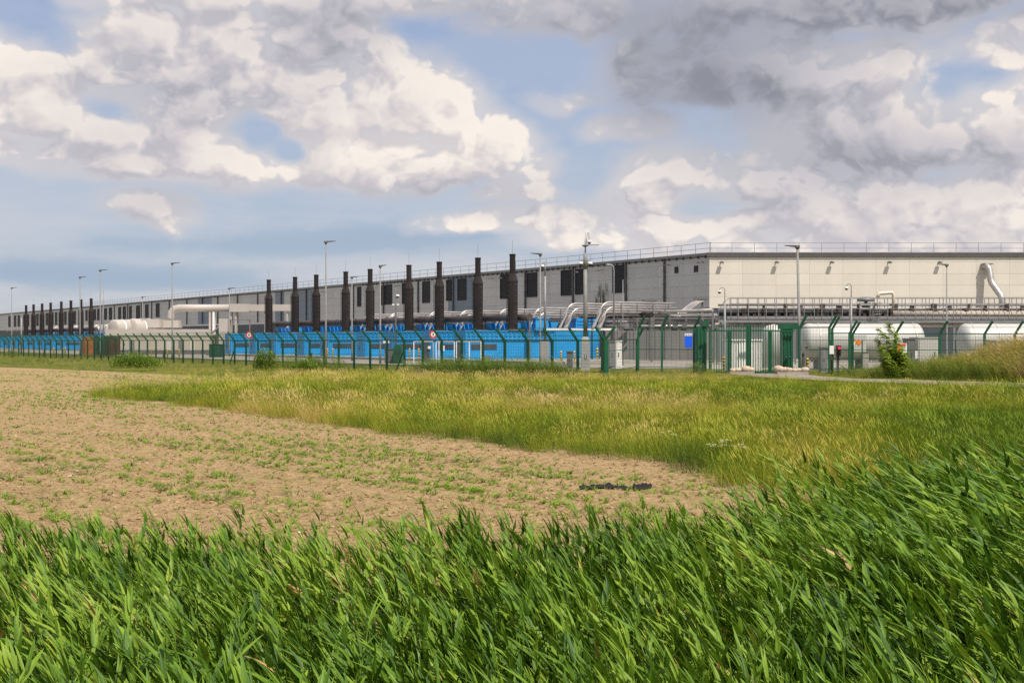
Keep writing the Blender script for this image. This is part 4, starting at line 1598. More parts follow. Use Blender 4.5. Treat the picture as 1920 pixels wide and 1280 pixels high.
# ---------------------------------------------------------------- lamp posts and camera poles
def lamp(label, x, y, d, side=1, size=1.0, lean=0.0, double=False, r=.075):
    h = pz(y, d)
    t = thing('lamp_post', label, 'lamp post', (px(x, d), d, 0))
    MB().tube([(lean, 0, -.2), (lean * .85, 0, 1.2), (0, 0, h)], [r * 1.5, r * 1.3, r * .75], 8).build('pole', M_MAST, t)
    hd = MB()
    for s in ((side, -side) if double else (side,)):
        L = .95 * size
        hd.add([(-.16 * s, -.13, h - .06), (L * s, -.09, h + .08), (L * s, .09, h + .08), (-.16 * s, .13, h - .06),
                (-.14 * s, -.16, h + .10), (L * s, -.10, h + .13), (L * s, .10, h + .13), (-.14 * s, .16, h + .10)],
               [(3, 2, 1, 0), (4, 5, 6, 7), (0, 1, 5, 4), (1, 2, 6, 5), (2, 3, 7, 6), (3, 0, 4, 7)])
    hd.build('lamp_head', M_STEELD, t)
    MB().lathe([(.10, -.16), (.19, -.02), (.19, .02), (.1, .05)], (0, 0, h), 10).build('head_joint', M_STEELD, t)
    return t


for x, y, d, s, sz, ln, db, txt in (
        (22, 540, 235, 1, 1, 0, False, 'leftmost tall lamp post, left of the far stacks'),
        (150, 520, 196, 1, 1, 0, False, 'tall lamp post standing among the far brown stacks'),
        (188, 507, 178, 1, 1.1, 0, False, 'tallest lamp post right of the far brown stacks'),
        (267, 557, 225, 1, .7, 0, False, 'short thin lamp post above the white tanks'),
        (323, 494, 160, 1, 1, 0, False, 'tall lamp post in front of the white duct elbow'),
        (430, 541, 190, 1, .9, 0, False, 'lamp post in front of the white duct legs'),
        (611, 454, 125, 1, 1, 0, False, 'tallest lamp post, before the third pair of near stacks'),
        (660, 520, 150, 1, .9, 0, False, 'lamp post close behind the tallest one, right of a brown stack'),
        (713, 499, 130, 1, .65, 0, False, 'lamp post with a short head between two near brown stacks'),
        (1013, 477, 118, -1, .95, 0, False, 'lamp post just right of the last brown stack'),
        (1775, 497, 122, -1, .95, 0, False, 'lamp post in front of the cream wall near the silver duct'),
        (1495, 463, 92, -1, .95, .22, False, 'slightly leaning lamp post behind the broad gate post')):
    lamp(txt, x, y, d, s, sz, ln, db, r=.10 if x == 1495 else .075)
lc = thing('lamp_post', 'lamp post with a curved head before the tall dark louvre', 'lamp post', (px(1151, 125), 125, 0))
h = pz(497, 125)
MB().tube([(0, 0, -.1), (0, 0, h - .5), (-.05, 0, h - .15), (-.25, 0, h), (-.7, 0, h + .06)], [.1, .07, .07, .09, .12], 8).build('pole', M_STEEL, lc)
MB().lathe([(.02, .12), (.2, .06), (.22, -.05), (.1, -.1)], (-.6, 0, h), 10).build('lamp_head', M_STEEL, lc)
tag(MB().tube([(px(1168, 122), 122, 0), (px(1168, 122), 122, pz(524, 122))], [.05, .035], 6).build('thin_mast', M_STEEL), 'thin bare rod standing right of the curved lamp post', 'mast')
tag(MB().tube([(px(194, 176), 176, 0), (px(194, 176), 176, pz(532, 176))], [.07, .04], 6).build('thin_mast', M_STEEL), 'thin bare rod right of the tallest far lamp post', 'mast')


def dome(parent, x, y, z, r=.16, name='dome_camera'):
    o = MB().lathe([(r * .7, r * 1.1), (r, r * .8), (r, 0)], (x, y, z), 10).build(name, M_WHITE2, parent)
    MB().lathe([(0, -r * .85), (r * .6, -r * .6), (r * .9, -.004)], (x, y, z), 10).build('lens_dome', M_DARK, o)
    return o


# main camera mast in front of the blue containers
dM = 96.8
cmx = px(1097.5, dM)
mast = thing('camera_mast', 'tall thick camera mast on a concrete plinth before the blue containers', 'mast', (cmx, dM, 0))
zb, zt = pz(631, dM), pz(475, dM)
MB().add([(-.33, -.33, -.2), (.33, -.33, -.2), (.33, .33, -.2), (-.33, .33, -.2), (-.31, -.31, zb - .25), (.31, -.31, zb - .25), (.31, .31, zb - .25), (-.31, .31, zb - .25),
          (-.18, -.18, zb), (.18, -.18, zb), (.18, .18, zb), (-.18, .18, zb)],
         [(3, 2, 1, 0), (0, 1, 5, 4), (1, 2, 6, 5), (2, 3, 7, 6), (3, 0, 4, 7), (4, 5, 9, 8), (5, 6, 10, 9), (6, 7, 11, 10), (7, 4, 8, 11), (8, 9, 10, 11)]).build('plinth', M_CONCG, mast)
mk = MB()
mk.bb(-.09, -.06, -.345, -.333, 1.0, 1.32).bb(.06, .09, -.345, -.333, 1.0, 1.32).bb(-.059, .059, -.345, -.333, 1.0, 1.03)
mk.build('hatch_mark', M_STEELD, mast)
MB().tube([(0, 0, zb + .003), (0, 0, zb + 2.2), (0, 0, zt - 1.2)], [.16, .15, .145], 12).tube([(0, 0, zt - 1.2), (0, 0, zt)], .15, 12).build('pole', M_MAST, mast)
MB().tube([(0, 0, zt), (0, 0, pz(448, dM))], .05, 8).tube([(0, 0, pz(448, dM)), (0, 0, pz(436, dM))], .012, 5).build('top_spike', M_STEEL, mast)
MB().lathe([(.03, -.1), (.25, 0), (.25, .06), (.05, .08)], (0, 0, pz(461, dM)), 12).bb(.1, 1.05, -.05, .05, pz(460, dM), pz(460, dM) + .05).build('lamp_head', M_STEELD, mast)
hz_ = pz(436, dM)
MB().tube([(.05, 0, pz(461, dM)), (.12, 0, hz_ - .3), (.17, 0, hz_ - .02), (.22, 0, hz_), (.27, 0, hz_ - .06), (.29, 0, pz(449, dM))], .025, 6).build('gooseneck', M_STEEL, mast)
dome(mast, .29, 0, pz(455, dM), .15)
az_ = pz(490, dM)
for s in (-1, 1):
    MB().tube([(.1 * s, -.1, az_), (.25 * s, -.2, az_ + .06), (.36 * s, -.2, az_)], .035, 6).build('camera_arm', M_STEEL, mast)
    dome(mast, .36 * s, -.2, az_ - .25, .17)

dN = 112.0
m2 = thing('camera_mast', 'slimmer camera mast on a grey concrete plinth near the last brown stack', 'mast', (px(1022, dN), dN, 0))
zb, zt = pz(640, dN), pz(490, dN)
MB().bb(-.36, .36, -.36, .36, -.2, zb).build('plinth', M_CONCG, m2)
MB().tube([(0, 0, zb + .003), (0, 0, zt - 1.3)], [.13, .10], 10).tube([(0, 0, zt - 1.3), (0, 0, zt)], .05, 8).build('pole', M_STEEL, m2)
MB().tube([(0, 0, zt - .4), (-.15, -.1, zt - .1), (-.22, -.1, zt - .3)], .03, 6).build('camera_arm', M_STEEL, m2)
dome(m2, -.22, -.1, zt - .5, .16)


def goose(label, xp, yt, xc, yc, d):
    t = thing('camera_pole', label, 'camera pole', (px(xp, d), d, 0))
    zt, zc = pz(yt, d), pz(yc, d)
    dx = px(xc, d) - px(xp, d)
    MB().tube([(0, 0, -.1), (0, 0, zt - 1.1)], [.10, .085], 8).build('pole', M_STEEL, t)
    pts = [(0, 0, zt - 1.1), (0, 0, zt + dx * .5)]
    pts += [(dx / 2 - dx / 2 * math.cos(q), 0, zt + dx * .5 - dx * .5 * math.sin(q)) for q in [math.pi * i / 8 for i in range(1, 9)]]
    MB().tube(pts + [(dx, 0, zc + .18)], .03, 6).build('gooseneck', M_STEEL, t)
    dome(t, dx, 0, zc, .14)
    return t


goose('hooked camera pole before the left end of the walkway gantry', 1359, 539, 1349, 548, 100)
goose('hooked camera pole in the middle of the walkway gantry', 1596, 532, 1587, 541.5, 100)
g3 = thing('camera_pole', 'pale camera pole with a round white camera between the near stacks', 'camera pole', (px(742, 138), 138, 0))
zt = pz(543, 138)
MB().tube([(0, 0, 0), (0, 0, zt - .3), (.05, 0, zt), (.15, 0, zt), (.2, 0, zt - .3)], [.12, .08, .04, .03, .03], 8).build('pole', M_STEEL, g3)
dome(g3, .2, 0, zt - .75, .2)
for s in (-1, 1):
    MB().box((.25 * s, -.1, pz(571, 138)), (.25, .2, .14)).build('flood_light', M_WHITE2, g3)
tag(MB().tube([(px(40, 225), 225, 0), (px(40, 225), 225, pz(596, 225))], .12, 8).build('pale_post', M_STEEL), 'pale short post at the far left behind the fence', 'post')

# ---------------------------------------------------------------- signs, signals and small things
def round_sign(label, x, y, d, r, tilt=0):
    t = thing('road_sign', label, 'sign', (px(x, d), d, 0), tilt)
    z = pz(y, d)
    MB().tube([(0, .06, -.1), (0, .06, z + r)], .035, 6).build('pole', M_STEEL, t)

    def disc(r0, y0, y1, m, name, cz=z):
        n = 20
        vs = [(r0 * math.cos(2 * math.pi * k / n), yy, cz + r0 * math.sin(2 * math.pi * k / n)) for yy in (y0, y1) for k in range(n)]
        return MB().add(vs, [tuple(range(n)), tuple(reversed(range(n, 2 * n)))] + [(k, n + k, n + (k + 1) % n, (k + 1) % n) for k in range(n)]).build(name, m, t)
    disc(r, -.02, .01, M_RED, 'red_ring')
    disc(r * .62, -.032, -.022, M_SIGNW, 'white_face')
    MB().box((0, -.04, z), (r * .34, .012, r * .42)).build('dark_symbol', M_DARK, t)
    return t


round_sign('round red ringed sign at the left end of the near blue row', 467, 628, 150, .42)
round_sign('round red ringed sign in front of the blue container doors', 812, 627, 132, .42, .5)
nb = thing('notice_board', 'blue notice with a white top strip on the green fence', 'sign', (px(1290, 91.2), 91.1, 0))
w = px(1297, 91) - px(1290, 91)
z0, z1 = pz(651.5, 91), pz(625, 91)
MB().bb(-w, w, -.16, -.13, z0, z1).build('panel', M_SIGNB, nb)
MB().bb(-w, w, -.175, -.163, z1 - .17, z1).build('title_strip', M_SIGNW, nb)
ln = MB()
for k in range(6):
    ln.bb(-w * .8 + .17 * k, -w * .8 + .17 * k + .11, -.185, -.178, z1 - .11, z1 - .06)
ln.build('title_marks', M_SIGNB, nb)
on = thing('notice_board', 'orange and white notice on the fence before the fuel tank', 'sign', (px(1689, 86.8), 86.7, 0))
z0, z1 = pz(661, 86.7), pz(643.5, 86.7)
MB().bb(px(1681, 86.7) - px(1689, 86.7), -.07, -.14, -.11, z0, z1).build('orange_panel', M_ORG, on)
MB().bb(-.066, px(1698.5, 86.7) - px(1689, 86.7), -.14, -.11, z0, z1).build('white_panel', M_SIGNW, on)
MB().bb(-.04, .30, -.155, -.143, z1 - .13, z1 - .03).build('red_header', M_RED, on)
ln = MB()
for k in range(4):
    ln.bb(-.02, .28 - .05 * (k % 2), -.155, -.143, z1 - .24 - .09 * k, z1 - .205 - .09 * k)
ln.build('text_lines', M_STEELD, on)
ws = thing('sign_board', 'small white rectangular sign above the olive brown kiosk', 'sign', (px(724.5, 131), 130.8, 0))
MB().bb(-.32, .32, -.03, .0, pz(643, 131), pz(638.5, 131)).build('plate', M_SIGNW, ws)
MB().bb(-.03, .03, .003, .06, -.1, pz(639, 131)).build('post', M_STEEL, ws)

tl = thing('traffic_light', 'small traffic light showing red beside the access road', 'traffic light', (px(1571, 84), 84, 0))
z0, z1 = pz(669, 84), pz(647.5, 84)
MB().bb(-.075, .075, -.075, .075, -.2, z0 + .05).build('post', M_POST, tl)
hd = MB().bb(-.15, .15, -.22, -.02, z0 + .053, z1)
hd = hd.build('signal_head', M_DARK, tl)
for k, m in enumerate((lens, M_DARK, M_DARK)):
    z = z1 - .16 - .22 * k
    n = 12
    vs = [(.03 + .085 * math.cos(2 * math.pi * q / n), yy, z + .085 * math.sin(2 * math.pi * q / n)) for yy in (-.255, -.223) for q in range(n)]
    MB().add(vs, [tuple(range(n)), tuple(reversed(range(n, 2 * n)))] + [(q, n + q, n + (q + 1) % n, (q + 1) % n) for q in range(n)]).build('signal_lens', m, hd)
    MB().bb(-.08, .14, -.36, -.223, z + .09, z + .105).build('visor', M_DARK, hd)
rp = thing('reader_post', 'thin post with a pale plate left of the traffic light', 'post', (px(1559, 84.5), 84.5, 0))
MB().bb(-.04, .04, -.04, .04, -.1, 1.5).build('post', M_BROWN, rp)
MB().bb(-.14, .14, -.07, -.043, 1.5, 2.05).build('plate', M_WHITE2, rp)
it = thing('intercom_post', 'dark intercom post right of the broad gate post', 'post', (px(1503, 88), 87.6, 0))
MB().bb(-.07, .07, -.07, .07, -.1, 1.9).build('post', M_POST, it)
MB().bb(-.12, .12, -.18, -.073, 1.5, 2.15).build('speaker_box', M_STEELD, it)
gm = thing('marker_post', 'bright green marker post in the long grass before the blue container', 'post', (px(913, 100), 100, 0))
MB().bb(-.10, .10, -.06, .06, -.1, .95).build('post', mat('marker_green', (.01, .62, .16), .4), gm)
jb = thing('junction_box', 'small grey junction box beside the green marker post', 'box', (px(911, 106), 106, 0))
MB().bb(-.36, .36, -.2, .2, .55, 1.15).build('casing', M_STEEL, jb)
MB().bb(-.3, -.2, -.1, .1, -.1, .547).bb(.2, .3, -.1, .1, -.1, .547).build('leg', M_STEEL, jb)
for x, d, txt in ((581, 128, 'short dark weathered post in the grass below the blue row'), (1128, 101, 'short dark post left of the fence corner'), (306, 165, 'short leaning dark post before the plant house')):
    tag(MB().beam((px(x, d), d, -.1), (px(x, d) + .15, d, 1.15), .22).build('short_post', M_POST), txt, 'post')
bf = thing('barrier_frame', 'pale steel barrier frame in front of the blue container doors', 'barrier', (px(840, 136), 136, 0))
ox = px(840, 136)
zt = pz(638.5, 136)
tr_ = MB()
for a, b in ((776, 812), (818, 852), (856, 902)):
    tr_.bb(px(a, 136) - ox, px(b, 136) - ox, -.05, .05, zt - .12, zt)
tr_.build('top_bar', M_PIPE_L, bf)
up = MB()
for x in (776, 791, 812, 818, 823, 852, 856, 880, 902):
    up.bb(px(x, 136) - ox - .05, px(x, 136) - ox + .05, -.045, .045, -.05, zt - .121)
up.build('upright', M_WHITE2, bf)
for x in (800, 862):
    MB().bb(px(x - 6, 136) - ox, px(x + 6, 136) - ox, .06, .12, .1, 2.1).build('door', M_PLINTH, bf)
sn = MB().bb(px(805, 136) - ox - .15, px(805, 136) - ox + .15, -.08, -.05, 1.5, 1.8).bb(px(831, 136) - ox - .15, px(831, 136) - ox + .15, -.08, -.05, 1.3, 1.85)
sn.build('notice', M_SIGNW, bf)

# ---------------------------------------------------------------- vegetation
def leaf_mat(name, stops, trans=.3, rough=.5, spec=.3, vary=.35):
    m = bpy.data.materials.new(name)
    m.use_nodes = True
    t = m.node_tree
    q = G(t)
    b = t.nodes['Principled BSDF']
    out = t.nodes['Material Output']

    def attr(nm, kind):
        a = t.nodes.new('ShaderNodeAttribute')
        a.attribute_type = kind
        a.attribute_name = nm
        return a.outputs['Fac']
    x = q.m('ADD', attr('tint', 'INSTANCER'), q.m('MULTIPLY', q.m('SUBTRACT', attr('leaf', 'GEOMETRY'), .5), vary), clamp=True)
    r = t.nodes.new('ShaderNodeValToRGB')
    els = r.color_ramp.elements
    while len(els) < len(stops):
        els.new(.5)
    for e, (p, c) in zip(els, stops):
        e.position = p
        e.color = (*c, 1)
    t.links.new(x, r.inputs[0])
    c = r.outputs[0]
    t.links.new(c, b.inputs['Base Color'])
    b.inputs['Roughness'].default_value = rough
    b.inputs['Specular IOR Level'].default_value = spec
    tr = t.nodes.new('ShaderNodeBsdfTranslucent')
    t.links.new(q.mix(.5, c, (.9, 1.0, .35), 'MULTIPLY'), tr.inputs[0])
    tr.inputs[0].default_value = (.1, .2, .02, 1)
    mx = t.nodes.new('ShaderNodeMixShader')
    mx.inputs[0].default_value = trans
    t.links.new(b.outputs[0], mx.inputs[1])
    t.links.new(tr.outputs[0], mx.inputs[2])
    t.links.new(mx.outputs[0], out.inputs[0])
    return m


class Leafy:
    """plant prototype: vertices, faces and a per-leaf random number"""
    def __init__(self):
        self.v, self.f, self.l = [], [], []

    def ribbon(self, pts, widths, side, leaf, fold=.0):
        o = len(self.v)
        n = len(pts)
        three = fold > 0
        for i, (p, w) in enumerate(zip(pts, widths)):
            s = side[i] if isinstance(side, list) else side
            if i == n - 1:
                self.v.append(tuple(p)); self.l.append(leaf)
                continue
            if three:
                t = (pts[i + 1] - p).normalized()
                nn = t.cross(s).normalized()
                self.v += [tuple(p - s * w), tuple(p + nn * w * fold), tuple(p + s * w)]
                self.l += [leaf] * 3
            else:
                self.v += [tuple(p - s * w), tuple(p + s * w)]
                self.l += [leaf] * 2
        k = 3 if three else 2
        for i in range(n - 2):
            for j in range(k - 1):
                a = o + i * k + j
                self.f.append((a, a + 1, a + k + 1, a + k))
        a = o + (n - 2) * k
        for j in range(k - 1):
            self.f.append((a + j, a + j + 1, o + (n - 1) * k))

    def stem(self, pts, rs, leaf):
        mb = MB().tube(pts, rs, 3, caps=False)
        o = len(self.v)
        self.v += mb.v
        self.l += [leaf] * len(mb.v)
        self.f += [tuple(i + o for i in f) for f in mb.f]


def blade(L, p0, dirv, length, width, leaf, bend, segs=5, fold=.25, bdir=Vector((-1, 0, -.3)), prof=None):
    """arching leaf from p0 along dirv, bending towards bdir"""
    p, d = Vector(p0), Vector(dirv).normalized()
    side = d.cross(Vector((0, 0, 1)))
    if side.length < .05:
        side = Vector((0, 1, 0))
    side.normalize()
    pts, ws = [p.copy()], []
    for i in range(segs):
        s = i / segs
        ws.append(width * (prof(s) if prof else (min(1.0, .45 + s * 2.2) * (1 - s) ** .75)))
        d = (d + bdir * (bend / segs)).normalized()
        p = p + d * (length / segs)
        pts.append(p.copy())
    ws.append(0)
    L.ribbon(pts, ws, side, leaf, fold)


def scatter(name, protos, P, rot, scl, tint, var, mat_, loc=(0, 0, 0)):
    """one object whose geometry nodes put a prototype plant on every point"""
    vs, fs, leaf, pid = [], [], [], []
    for k, L in enumerate(protos):
        o = len(vs)
        vs += L.v
        fs += [tuple(i + o for i in f) for f in L.f]
        leaf += L.l
        pid += [k] * len(L.v)
    n0, n = len(vs), len(P)
    me = bpy.data.meshes.new(name)
    me.from_pydata(vs + [tuple(p) for p in P], [], fs)
    me.materials.append(mat_)

    def at(nm, typ, a, key='value'):
        x = me.attributes.new(nm, typ, 'POINT')
        x.data.foreach_set(key, np.asarray(a).ravel())
    at('leaf', 'FLOAT', np.array(leaf + [0.0] * n, dtype=np.float32))
    at('pid', 'INT', np.array(pid + [-1] * n, dtype=np.int32))
    at('var', 'INT', np.concatenate([np.zeros(n0), var]).astype(np.int32))
    at('scl', 'FLOAT', np.concatenate([np.ones(n0), scl]).astype(np.float32))
    at('tint', 'FLOAT', np.concatenate([np.zeros(n0), tint]).astype(np.float32))
    at('rot', 'FLOAT_VECTOR', np.concatenate([np.zeros((n0, 3)), rot]).astype(np.float32), 'vector')
    o = put(name, me, None, loc)
    ng = bpy.data.node_groups.new(name + '_scatter', 'GeometryNodeTree')
    ng.interface.new_socket('Geometry', in_out='INPUT', socket_type='NodeSocketGeometry')
    ng.interface.new_socket('Geometry', in_out='OUTPUT', socket_type='NodeSocketGeometry')
    N, Lk = ng.nodes, ng.links
    gi, go = N.new('NodeGroupInput'), N.new('NodeGroupOutput')

    def named(nm, typ):
        a = N.new('GeometryNodeInputNamedAttribute')
        a.data_type = typ
        a.inputs['Name'].default_value = nm
        return a.outputs['Attribute']

    def eq(sock, v):
        c = N.new('FunctionNodeCompare')
        c.data_type = 'INT'
        c.operation = 'EQUAL'
        Lk.new(sock, c.inputs[2])
        c.inputs[3].default_value = v
        return c.outputs[0]

    def split(v):
        s = N.new('GeometryNodeSeparateGeometry')
        s.domain = 'POINT'
        Lk.new(gi.outputs[0], s.inputs[0])
        Lk.new(eq(named('pid', 'INT'), v), s.inputs['Selection'])
        return s.outputs[0]
    pts = split(-1)
    jn = N.new('GeometryNodeJoinGeometry')
    for k in range(len(protos)):
        ip = N.new('GeometryNodeInstanceOnPoints')
        Lk.new(pts, ip.inputs['Points'])
        Lk.new(eq(named('var', 'INT'), k), ip.inputs['Selection'])
        Lk.new(split(k), ip.inputs['Instance'])
        Lk.new(named('rot', 'FLOAT_VECTOR'), ip.inputs['Rotation'])
        Lk.new(named('scl', 'FLOAT'), ip.inputs['Scale'])
        Lk.new(ip.outputs[0], jn.inputs[0])
    Lk.new(jn.outputs[0], go.inputs[0])
    md = o.modifiers.new('scatter', 'NODES')
    md.node_group = ng
    o['kind'] = 'stuff'
    return o


def pnoise(x, y, s, off=0.0):
    return mn.noise(Vector((x * s + off, y * s - off, off * .37)))


# ---- reeds in the ditch
REED = [(0.0, (.020, .050, .012)), (.25, (.046, .108, .010)), (.5, (.118, .220, .016)), (.72, (.21, .315, .028)), (.86, (.30, .37, .045)), (.90, (.48, .27, .10)), (1.0, (.62, .42, .22))]
M_REED = leaf_mat('reed_leaf', REED, .20, .5, .25, .42)


def reed(seed, H=1.75, lean=.35, wide=1.0, open_=0.0):
    rr = random.Random(seed)
    L = Leafy()
    n = 7
    pts = []
    x = z = y = 0.0
    for i in range(n + 1):
        s = i / n
        pts.append(Vector((-lean * H * s * s * .8, rr.uniform(-.012, .012) * i, H * (s - .16 * lean * s * s))))
    L.stem(pts, [.0042 * (1 - .6 * i / n) for i in range(n + 1)], .62)
    nl = rr.randint(16, 20) - int(4 * open_)
    for k in range(nl):
        s = .34 + .63 * k / (nl - 1) + rr.uniform(-.02, .02)
        u = min(s, .999) * n
        i = int(u)
        p = pts[i].lerp(pts[i + 1], u - i)
        tg = (pts[i + 1] - pts[i]).normalized()
        az = rr.uniform(-1.25, 1.25) + (math.pi if (k % 2 or rr.random() < .7) else 0)
        out = Vector((math.cos(az), math.sin(az) * .9, 0))
        th = rr.uniform(.22, .72) + open_ * rr.uniform(.1, .5)
        d = tg * math.cos(th) + out * math.sin(th)
        ln = rr.uniform(.10, .20) * (1.0 - .25 * abs(s - .6))
        blade(L, p, d, ln, rr.uniform(.0105, .0195) * wide, rr.random(), rr.uniform(.05, .85), 6, .22, Vector((-.75, rr.uniform(-.3, .3), -.5)))
    tg = (pts[-1] - pts[-2]).normalized()
    for k in range(2):
        blade(L, pts[-1], tg + Vector((rr.uniform(-.3, .1), rr.uniform(-.15, .15), 0)), rr.uniform(.11, .19), .009 * wide, rr.random(), .5, 5, .25, Vector((-1, 0, -.2)))
    return L


reeds = [reed(100 + k, 1.55 + .03 * k, .05 + .035 * (k % 6), 1.0 + .22 * (k % 3)) for k in range(10)] + [reed(120 + k, 1.55 + .04 * k, .04 + .04 * k, 1.3, .8) for k in range(4)]
P, RO, SC, TI, VA = [], [], [], [], []
rr = random.Random(21)
for _ in range(60000):
    y = rr.uniform(2.9, 13.6)
    x = rr.uniform(-.4 * y - 6.0, .4 * y + 5.5)
    e = bed_far(x)
    edge = e - .25 + .55 * pnoise(x, y, .9, 3.0)
    if y > edge:
        continue
    dens = .72 + .75 * pnoise(x, y, 1.5, 7.0)
    if rr.random() > dens * (1.0 if y < edge - .7 else .75):
        continue
    hvar = .97 + .10 * pnoise(x, y, .55, 1.0) + rr.uniform(-.10, .06)
    if x > 1.5:
        hvar += min(.32, (x - 1.5) * .115)
    wind = .01 + .16 * pnoise(x, y, .45, 9.0) + max(0, min(.42, (x - .8) * .12))
    if y < 4.8:
        wind *= .3
    P.append((x, y, height(x, y) - .03))
    RO.append((rr.gauss(0, .07), -wind + rr.gauss(0, .09), rr.gauss(0.15, .45 if y > 6 else .95)))
    SC.append(hvar * .97)
    t = .50 + .22 * pnoise(x, y, .8, 5.0) + rr.gauss(0, .10)
    if rr.random() < .0025:
        t = .99
    TI.append(min(.80, max(.12, t)) if t < .98 else 1.0)
    VA.append(rr.randrange(10, 14) if rr.random() < (.50 if y < 5.6 else .12) else rr.randrange(10))
scatter('reed_bed', reeds, P, np.array(RO), SC, TI, VA, M_REED)
print('reeds', len(P))

# ---- meadow grass
MEAD = [(0.0, (.045, .080, .012)), (.3, (.15, .225, .013)), (.55, (.295, .31, .022)), (.75, (.42, .34, .062)), (1.0, (.55, .40, .18))]
M_MEAD = leaf_mat('meadow_grass_leaf', MEAD, .30, .6, .15, .5)


def tuft(seed, nb, H, rad, wid, heads=.15, lean=.14):
    r_ = random.Random(seed)
    L = Leafy()
    for k in range(nb):
        a, q = r_.uniform(0, 6.283), rad * math.sqrt(r_.random())
        h = H * r_.uniform(.5, 1.1)
        az = r_.uniform(0, 6.283)
        d = Vector((math.cos(az) * .35 - lean, math.sin(az) * .35, 1))
        blade(L, (q * math.cos(a), q * math.sin(a), -.03), d, h, wid * r_.uniform(.6, 1.2), r_.random(), r_.uniform(.1, .65), 3, 0, Vector((-.7 + .5 * math.cos(az), .4 * math.sin(az), -.35)))
        if r_.random() < heads:
            p = Vector((q * math.cos(a) - lean * h * .9, q * math.sin(a), h * .98))
            blade(L, p, (-.5, 0, 1), h * .28, wid * 1.9, 1.0, .4, 3, 0, Vector((-1, 0, -.3)))
    return L


tufts = [tuft(200 + k, 46, .46 + .04 * k, .34, .0042, (.05, .15, .3, .45, .12, .25)[k]) for k in range(6)]


def inside(poly, x, y):
    c = False
    j = len(poly) - 1
    for i in range(len(poly)):
        xi, yi = poly[i][0], poly[i][1]
        xj, yj = poly[j][0], poly[j][1]
        if (yi > y) != (yj > y) and x < (xj - xi) * (y - yi) / (yj - yi) + xi:
            c = not c
        j = i
    return c


def edge_wob(x, y):
    return .35 * pnoise(x, y, .5, 2.0) + .2 * pnoise(x, y, 1.7, 4.0)


FIELDPOLY = [(p.x, p.y) for p in reversed(MEADOW_EDGE)] + [(9, 13), (-120, 13), (-200, 140)] + [(p.x, p.y) for p in reversed(FIELD_FAR)]
ROADPOLY = rd


def fence_y(x):
    """depth of the long fence at world x"""
    return FC.y + max(0.0, (FC.x - x)) * (FDv.y / -FDv.x)


P, RO, SC, TI, VA = [], [], [], [], []
rr = random.Random(31)
GPATCH = [(830, 690, 9, 2.2, 1.5, 'g'), (905, 688, 7, 2.0, 1.4, 'g'), (1030, 692, 6, 2.0, 1.25, 'g'), (660, 700, 9, 2.5, 1.35, 't'), (960, 710, 9, 3, 1.2, 't'), (1250, 702, 8, 3, 1.2, 't')]
GP = []
for gxp, gyp, rx, ry, hs, kd in GPATCH:
    q = gp(gxp, gyp + 12)
    GP.append((q.x, q.y, rx * .55, ry * 1.6, hs, kd))


def grow(n, y0, y1, smul, xl, xr, dens0):
    for _ in range(n):
        y = rr.uniform(y0, y1)
        x = rr.uniform(xl(y), xr(y))
        w = edge_wob(x, y)
        if inside(FIELDPOLY, x + w * .6, y + w) or inside(ROADPOLY, x, y):
            continue
        if y > fence_y(x) + 12 and x < 9:
            continue
        if y > 92 and x > 6:
            continue
        if x > 14 and y > 83.5 and x < 20:
            continue
        s = smul * (1.0 + .32 * pnoise(x, y, .16, 6.0) + .25 * pnoise(x, y, .6, 1.0) + rr.uniform(-.28, .28))
        t = .42 - .08 * sstep(2, 9, x) + .52 * pnoise(x, y, .11, 8.0) + .34 * pnoise(x, y, .45, 3.0) + rr.gauss(0, .09)
        t -= .34 * sstep(.10, .42, pnoise(x, y, .24, 14.0)) + .2 * sstep(.2, .5, pnoise(x, y, .9, 24.0))
        # tan seed heads towards the fence, greener to the right and at the field edge
        t += .16 * sstep(55, 85, y) * (1 if x < 6 else .6) - .14 * sstep(4, 14, x) * sstep(60, 30, y)
        for (ax, ay, rx, ry, hs, kd) in GP:
            q = math.exp(-((x - ax) / rx) ** 2 - ((y - ay) / ry) ** 2)
            s *= 1 + (hs - 1) * q
            t += (-.45 if kd == 'g' else .35) * q
        s *= 1 - .45 * sstep(48, 66, y) * sstep(3, 9, x)
        s *= 1 - .62 * sstep(58, 90, y) * (1 - .45 * sstep(3, 9, x))
        if y > 92 and x < -8:
            s *= .85
            t -= .22
        if y < 34:
            t -= .10
        P.append((x, y, .08))
        RO.append((rr.gauss(0, .08), -.05 + rr.gauss(0, .16), rr.gauss(0, 1.2)))
        SC.append(s)
        TI.append(min(1, max(.02, t)))
        VA.append(rr.randrange(6))


grow(12000, 17, 40, .80, lambda y: -.40 * y - 2, lambda y: .41 * y + 8, 1)
grow(15500, 40, 66, .85, lambda y: -.41 * y - 4, lambda y: .41 * y + 7, 1)
grow(13500, 66, 100, .95, lambda y: -.41 * y - 2, lambda y: .41 * y + 3, 1)
grow(9000, 100, 250, 1.25, lambda y: -.42 * y - 2, lambda y: 7.0, 1)
scatter('meadow_grass', tufts, P, np.array(RO), SC, TI, VA, M_MEAD)
print('meadow', len(P))

# ---- tall dry reeds behind the access road
TALL = [(0.0, (.05, .10, .02)), (.35, (.16, .23, .03)), (.6, (.34, .31, .07)), (.8, (.52, .39, .17)), (1.0, (.60, .42, .24))]
M_TALL = leaf_mat('tall_reed_leaf', TALL, .3, .6, .15, .25)


